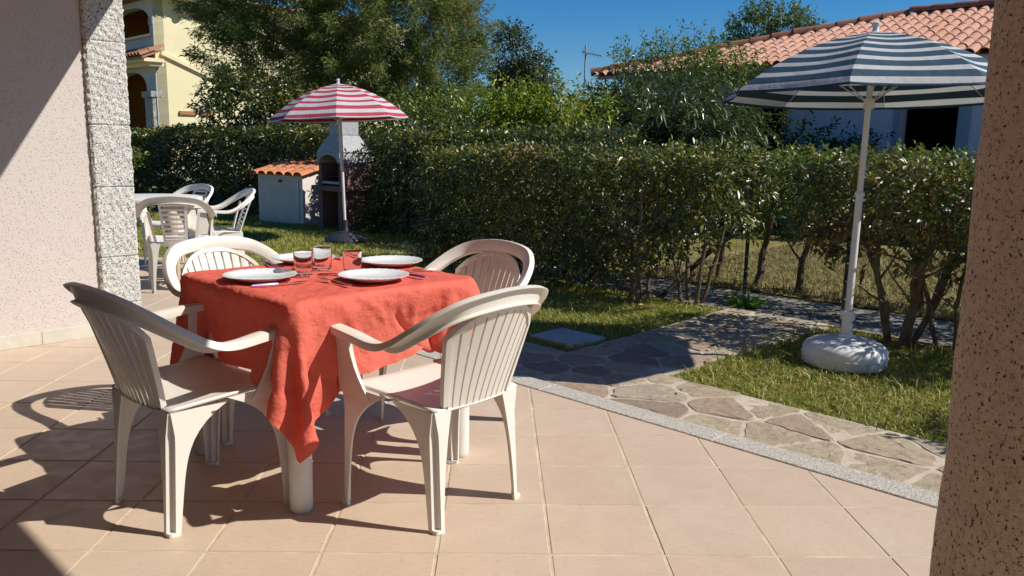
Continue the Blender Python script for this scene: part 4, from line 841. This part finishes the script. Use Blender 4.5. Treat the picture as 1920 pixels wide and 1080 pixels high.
# ---- weed, fallen leaves
r = np.random.default_rng(51); wloc = np.array([2.04, 6.42, -.05]); n = 70; a = r.uniform(0, 6.28, n); D = np.stack([np.cos(a), np.sin(a), r.uniform(.3, 1.6, n)], 1); V, F = leaf_arrays(np.zeros((n, 3))+r.normal(0, .02, (n, 3))*[1, 1, .3]+[0, 0, .01], D, .2, .045, r, .4)
tag(obj('weed', bigmesh('weed', V, F), MT['weed'], None, tuple(wloc)), 'bright green leafy weed at the foot of the upright fence post', 'plant')
n = 420; Q = []
while len(Q) < n:
    s, q = r.uniform(3.3, 6.6), r.uniform(-5.2, 1.2)
    if s > 4.9+r.exponential(.35)-.3 and r.random() < .5 or r.random() < .07: Q.append(tuple(sn(s, q)[:2])+(r.uniform(-.035, .0) if not inside_path(s, q) else r.uniform(.0, .012),))
Q = np.array(Q); a = r.uniform(0, 6.28, n); V, F = leaf_arrays(Q, np.stack([np.cos(a), np.sin(a), r.uniform(-.1, .35, n)], 1), .055, .026, r, .1, 1.5)
tag(obj('fallen_leaves', bigmesh('fallen_leaves', V, F), MT['deadleaf']), 'dry brown fallen leaves scattered under the hedges', 'leaves', kind='stuff')

# ---- grass
def blades(name, label, pts, h, w, mat, seed, lean=1.15):
    r = np.random.default_rng(seed); n = len(pts); a = r.uniform(0, 6.28, n); S = np.stack([np.cos(a), np.sin(a), np.zeros(n)], 1); b = r.uniform(0, 6.28, n); l = r.uniform(.1, 1, n)*lean; Dn = np.stack([np.cos(b)*l, np.sin(b)*l, np.ones(n)], 1)
    H = (np.broadcast_to(h, n)*r.uniform(.45, 1.35, n))[:, None]; Wd = (np.broadcast_to(w, n)*r.uniform(.6, 1.3, n))[:, None]; M_ = pts+Dn*H*.55*[.6, .6, 1]; T = pts+Dn*H*[1.9, 1.9, .92]
    V = np.stack([pts-S*Wd/2, pts+S*Wd/2, M_+S*Wd*.42, M_-S*Wd*.42, T], 1).reshape(-1, 3); k = (np.arange(n)*5)[:, None]; F = np.concatenate([k+np.array([[0, 1, 2]]), k+np.array([[0, 2, 3]]), k+np.array([[3, 2, 4]])], 0)
    return tag(obj(name, bigmesh(name, V, F), mat), label, 'grass', kind='stuff')
def field(poly_sn, n, seed, z=-.036, reject=None, clump=.5):
    r = np.random.default_rng(seed); P = np.array(poly_sn); lo, hi = P.min(0), P.max(0); s = r.uniform(lo[0], hi[0], n); q = r.uniform(lo[1], hi[1], n); X = np.stack([(s+q)*S2, (s-q)*S2, np.full(n, z)], 1)
    k = hnoise(X, 3.2, seed, 3)+r.uniform(-1, 1, n)*.9 > -clump*1.6
    if reject is not None: k &= ~reject(s, q, X)
    return X[k]
edge = lambda s, q: S_OUT
def rej(s, q, X):
    w = hnoise(X, 11, 77, 2)*.035; m = (s < 3.735+w) | ((q > -3.09+w) & (q < -2.40+w) & (s < 5.9)); m |= (np.abs(s-4.035) < .16) & (np.abs(q+3.36) < .185)
    m |= (X[:, 0] < -1.9) & (s < 4.0) & (X[:, 1] < 8.6); m |= (s > 5.72) & (q > -6.2) | (np.hypot(X[:, 0]-2.10, X[:, 1]-4.69) < .235); m |= np.hypot(X[:, 0]+1.945, X[:, 1]-10.32) < .26
    return m
blades('grass', 'short green grass of the lawn patches beside the stone path', np.concatenate([field([(3.7, -2.5), (5.75, .4)], 52000, 61, reject=rej), field([(3.7, -5.2), (5.75, -3.0)], 42000, 62, reject=rej)]), .030, .0058, MT['grass'], 63)
gt = field([(3.75, -5.0), (5.7, .3)], 5200, 71, reject=rej, clump=-.1); blades('grass', 'longer grass tufts standing out of the lawn patches beside the path', gt, .085, .006, MT['grass'], 72, .7)
g2 = field([(3.3, -13), (8.2, -5.2)], 90000, 64, reject=rej); blades('grass', 'sunlit green lawn in front of the barbecue and hedges', g2[(g2[:, 1] > 6) & (g2[:, 1] < 14)], .05, .010, MT['grass'], 65)
g3 = field([(7.0, -11.8), (11.5, -7.5)], 36000, 66); blades('grass', 'far strip of lawn running along the long dark hedge', g3, .05, .013, MT['grass'], 67)
g4 = field([(6.7, -4.8), (11, 4)], 70000, 68, -.028); blades('dry_grass', 'straw-coloured dry grass of the lawn beyond the lane', g4, .055, .009, MT['drygrass'], 69)
# ================================================================== neighbouring houses
H0 = Vector((6.98, 12.01, 0)); e_, u_ = -N, W; tn = .36
nh = thing('neighbour_house', 'low lilac house with pale clay tile roof behind the hedge on the right', 'house', H0)
def hp(k, u, z): return e_*k+u_*u+UP*z
o_ = [(-5, -.05), (.35, -.05), (.35, 2.08), (1.2, 2.08), (1.2, -.05), (3.2, -.05), (3.2, 2.1), (4.3, 2.1), (4.3, -.05), (6.7, -.05), (6.7, 2.66), (-5, 2.66)]
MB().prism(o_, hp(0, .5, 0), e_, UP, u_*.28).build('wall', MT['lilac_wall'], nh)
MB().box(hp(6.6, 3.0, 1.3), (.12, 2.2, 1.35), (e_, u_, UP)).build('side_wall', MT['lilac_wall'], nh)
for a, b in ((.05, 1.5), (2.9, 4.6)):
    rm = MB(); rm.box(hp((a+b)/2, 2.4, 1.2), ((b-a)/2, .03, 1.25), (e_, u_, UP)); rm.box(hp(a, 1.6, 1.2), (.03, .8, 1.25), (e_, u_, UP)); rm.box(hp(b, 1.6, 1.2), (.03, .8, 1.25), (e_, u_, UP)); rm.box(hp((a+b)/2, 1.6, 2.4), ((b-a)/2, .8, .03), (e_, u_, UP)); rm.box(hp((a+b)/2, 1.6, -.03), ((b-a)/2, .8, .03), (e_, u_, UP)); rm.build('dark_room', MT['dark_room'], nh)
for k, w in ((.26, .085), (1.245, .04)): MB().box(hp(k, .475, 1.04), (w, .02, 1.06), (e_, u_, UP)).build('shutter', MT['shutter'], nh, bevel=.006)
MB().box(hp(3.16, .46, 1.03), (.035, .035, 1.05), (e_, u_, UP)).build('door_frame', MT['sill'], nh)
KA, UA, KC = 2.13, 2.92, 7.2
sl_ = (u_+UP*tn).normalized(); nr_ = e_.cross(sl_); nr_ = nr_ if nr_.z > 0 else -nr_
def rp(k, u, h=0): return hp(k, u, 2.7+tn*u)+nr_*h
def kmax(u): return KA+(UA-u)/UA*(KC-KA)
V = [rp(-5.2, 0, -.02), rp(KC, 0, -.02), rp(KA, UA, -.02), rp(-5.2, UA, -.02)]; V2 = [hp(-5.2, 2*UA, 2.68), hp(KC, 2*UA, 2.68)]
MB().add(V+V2, [(0, 1, 2, 3), (3, 2, 5, 4), (1, 5, 2)]).build('roof_bed', MT['roof_ridge'], nh)
MB().box(hp(1.0, .1, 2.64), (6.1, .02, .03), (e_, u_, UP)).build('fascia', MT['lilac_wall'], nh)
RT = coppo(.43, .092, .078, 7); RT.materials.append(MT['roof_pale']); pos = []
for r in range(9):
    u = -.06+r*.335; k = -5.0
    while k < kmax(max(u, 0))-.02: pos.append((k, u)); k += .198
def pxsize(p): w = H0+rp(*p); return (w-Vector((0, 0, CAM_H))).length+(30 if w.x/w.y > .66 else 0)
pos.sort(key=pxsize); sj = MB(); Tm = [(v.co.copy()) for v in RT.vertices]; Tf = [tuple(p.vertices) for p in RT.polygons]; xd = -e_
if xd.cross(sl_).dot(nr_) < 0: xd = e_
for i, (k, u) in enumerate(pos):
    j = Vector((random.gauss(0, .004), random.gauss(0, .008), 0)); p = rp(k+j.x, u+j.y, -.012)
    if i < 300: place(obj('roof_tile', RT, None, nh), p, xd, sl_, nr_)
    else: sj.add([p+xd*v.x+sl_*v.y+nr_*v.z for v in Tm], Tf)
tag(sj.build('roof_tiles', MT['roof_pale'], nh), kind='stuff')
RC = coppo(.46, .125, .105, 8); RC.materials.append(MT['roof_ridge'])
def caps(a, b, lift=.0):
    d = (b-a); L = d.length; d.normalize(); s = d.cross(UP).normalized(); n2 = s.cross(d); n2 = n2 if n2.z > 0 else -n2; m_ = int(L/.38)
    for i in range(m_):
        x = s if s.cross(d).dot(n2) > 0 else -s; place(obj('ridge_tile', RC, None, nh), a+d*(i*L/m_)+UP*(lift+random.gauss(0, .006)), x, d, n2)
caps(rp(KC, 0), rp(KA, UA), .02); caps(rp(KA-.1, UA), rp(-5, UA), .05)

YC = Vector((-9.85, 24, 0)); yh = thing('yellow_house', 'two-storey cream yellow house with arches and clay tile eaves at the left', 'house', YC); a_, b_ = W, -N
def yp(a, b, z): return a_*a+b_*b+UP*z
MB().prism([(0, 0), (9, 0), (9, 5.2), (0, 5.2)], yp(0, 0, 0), a_, UP, b_*.3).build('gable_wall', MT['yellow_wall'], yh)
def archo(b0, b1, zs, rise, z0, z1, L0, L1_):
    cb, hb = (b0+b1)/2, (b1-b0)/2
    return [(L0, z0), (b0, z0), (b0, zs)]+[(cb-hb*math.copysign(abs(math.cos(t))**.75, math.cos(t)), zs+rise*math.sin(t)**.8) for t in np.linspace(.08, math.pi-.08, 22)]+[(b1, zs), (b1, z0), (L1_, z0), (L1_, z1), (L0, z1)]
MB().prism(archo(.22, 3.5, 4.48, .56, 3.75, 5.2, .0, 5), yp(-.001, 0, 0)-a_*.02, b_, UP, a_*.30).build('upper_wall', MT['grey_plaster'], yh)
MB().box(yp(.13, 2.5, 3.95), (.10, 2.45, .199), (a_, b_, UP)).build('parapet', MT['grey_plaster'], yh); MB().box(yp(.10, 1.95, 4.19), (.17, 1.85, .04), (a_, b_, UP)).build('coping', MT['yellow_trim'], yh, bevel=.015)
MB().box(yp(.09, .14, 4.56), (.14, .13, .10), (a_, b_, UP)).build('capital', MT['granite_grey'], yh, bevel=.01)
MB().prism(archo(.66, 3.3, 2.62, .60, -.05, 3.45, .0, 5), yp(-.022, 0, 0), b_, UP, a_*.32).build('lower_wall', MT['grey_plaster'], yh)
MB().box(yp(-.02, .30, 1.22), (.13, .27, 1.22), (a_, b_, UP)).build('stone_pier', MT['granite_grey'], yh, bevel=.01); MB().box(yp(-.02, .32, 2.53), (.18, .33, .085), (a_, b_, UP)).build('capital', MT['granite_grey'], yh, bevel=.01)
for z0, z1 in ((-.05, 3.45), (3.75, 5.19)): MB().box(yp(1.6, 2.6, (z0+z1)/2), (.05, 2.4, (z1-z0)/2), (a_, b_, UP)).build('loggia_wall', MT['ochre_wall'], yh); MB().box(yp(.95, .35, (z0+z1)/2), (.6, .03, (z1-z0)/2), (a_, b_, UP)).build('loggia_wall', MT['ochre_wall'], yh)
for z0, z1 in ((-.05, 3.45), (3.75, 5.19)): MB().box(yp(.95, 3.75, (z0+z1)/2), (.62, .03, (z1-z0)/2), (a_, b_, UP)).build('loggia_wall', MT['ochre_wall'], yh)
for z, hz in ((3.35, .05), (3.45, .05)): MB().box(yp(-.10-.1*(z-3.35)/.1, 2.2-.08*(z-3.35)/.1, z), (.20+.08*(z-3.35)/.1, 2.5, hz), (a_, b_, UP)).build('cornice', MT['yellow_trim'], yh)
MB().prism([(-.55, 3.50), (.0, 3.72), (.0, 3.66), (-.55, 3.44)], yp(0, -.42, .03), a_, UP, b_*5).build('porch_roof', MT['roof_brown'], yh)
PT = coppo(.45, .10, .088, 7); PT.materials.append(MT['roof_brown']); ps = (a_*.55+UP*.22).normalized(); pn = (-b_).cross(ps)
for i in range(12):
    for q in range(2): place(obj('roof_tile', PT, None, yh), yp(-.60, -.34+.23*i, 3.545)+ps*(.30*q)+UP*.012*q, -b_, ps, pn)
# main eaves above the gable wall
MB().prism([(.40, 5.20), (-.4, 5.20), (-.4, 5.55), (.40, 5.25)], yp(-.5, 0, 0), N, UP, a_*9.5).build('eaves', MT['yellow_trim'], yh)
ET = coppo(.5, .11, .095, 7); ET.materials.append(MT['roof_brown']); es = (-N*.8+UP*.28).normalized(); en = a_.cross(es); ex = a_ if en.z > 0 else -a_; en = en if en.z > 0 else -en
for i in range(30): place(obj('eave_tile', ET, None, yh), yp(-.45+.25*i, 0, 5.22)+N*.50, ex, es, en)
MB().box(yp(4, 3.1, 5.36), (4.45, 2.69, .15), (a_, b_, UP)).build('roof_slab', MT['roof_brown'], yh)
p, q = yp(.15, -.03, 3.70), yp(4.2, -.03, 2.12); d = (q-p).normalized(); MB().box((p+q)/2, ((q-p).length/2, .05, .05), (d, b_, d.cross(b_))).build('slanting_coping', MT['yellow_trim'], yh)
MB().box(yp(1.25, -.012, 2.17), (.20, .014, .07), (a_, b_, UP)).build('vent', MT['vent'], yh); MB().box(yp(1.15, -.03, 2.04), (.55, .035, .05), (a_, b_, UP)).build('sill', MT['sill'], yh)
l = MB().lathe([(.005, -.06), (.10, -.06), (.13, 0), (.10, .06), (.005, .06)], 16, yp(.78, -.14, 4.88)).build('lamp', MT['vent'], yh, True)
at = thing('roof_antenna', 'thin television antenna on a mast against the sky', 'antenna', (2.56, 25, 3.2)); MB().tube([(0, 0, -.2), (0, 0, 1.05)], .028, 8).build('mast', MT['vent'], at)
MB().tube([(-.1, .05, .86), (.48, -.2, .72)], .018, 6).build('boom', MT['vent'], at)
for k in range(6): c = Vector((-.08, .04, .86)).lerp(Vector((.47, -.19, .72)), k/5); MB().tube([c-Vector((0, 0, .09)), c+Vector((0, 0, .09))], .007, 5).build('element', MT['vent'], at)
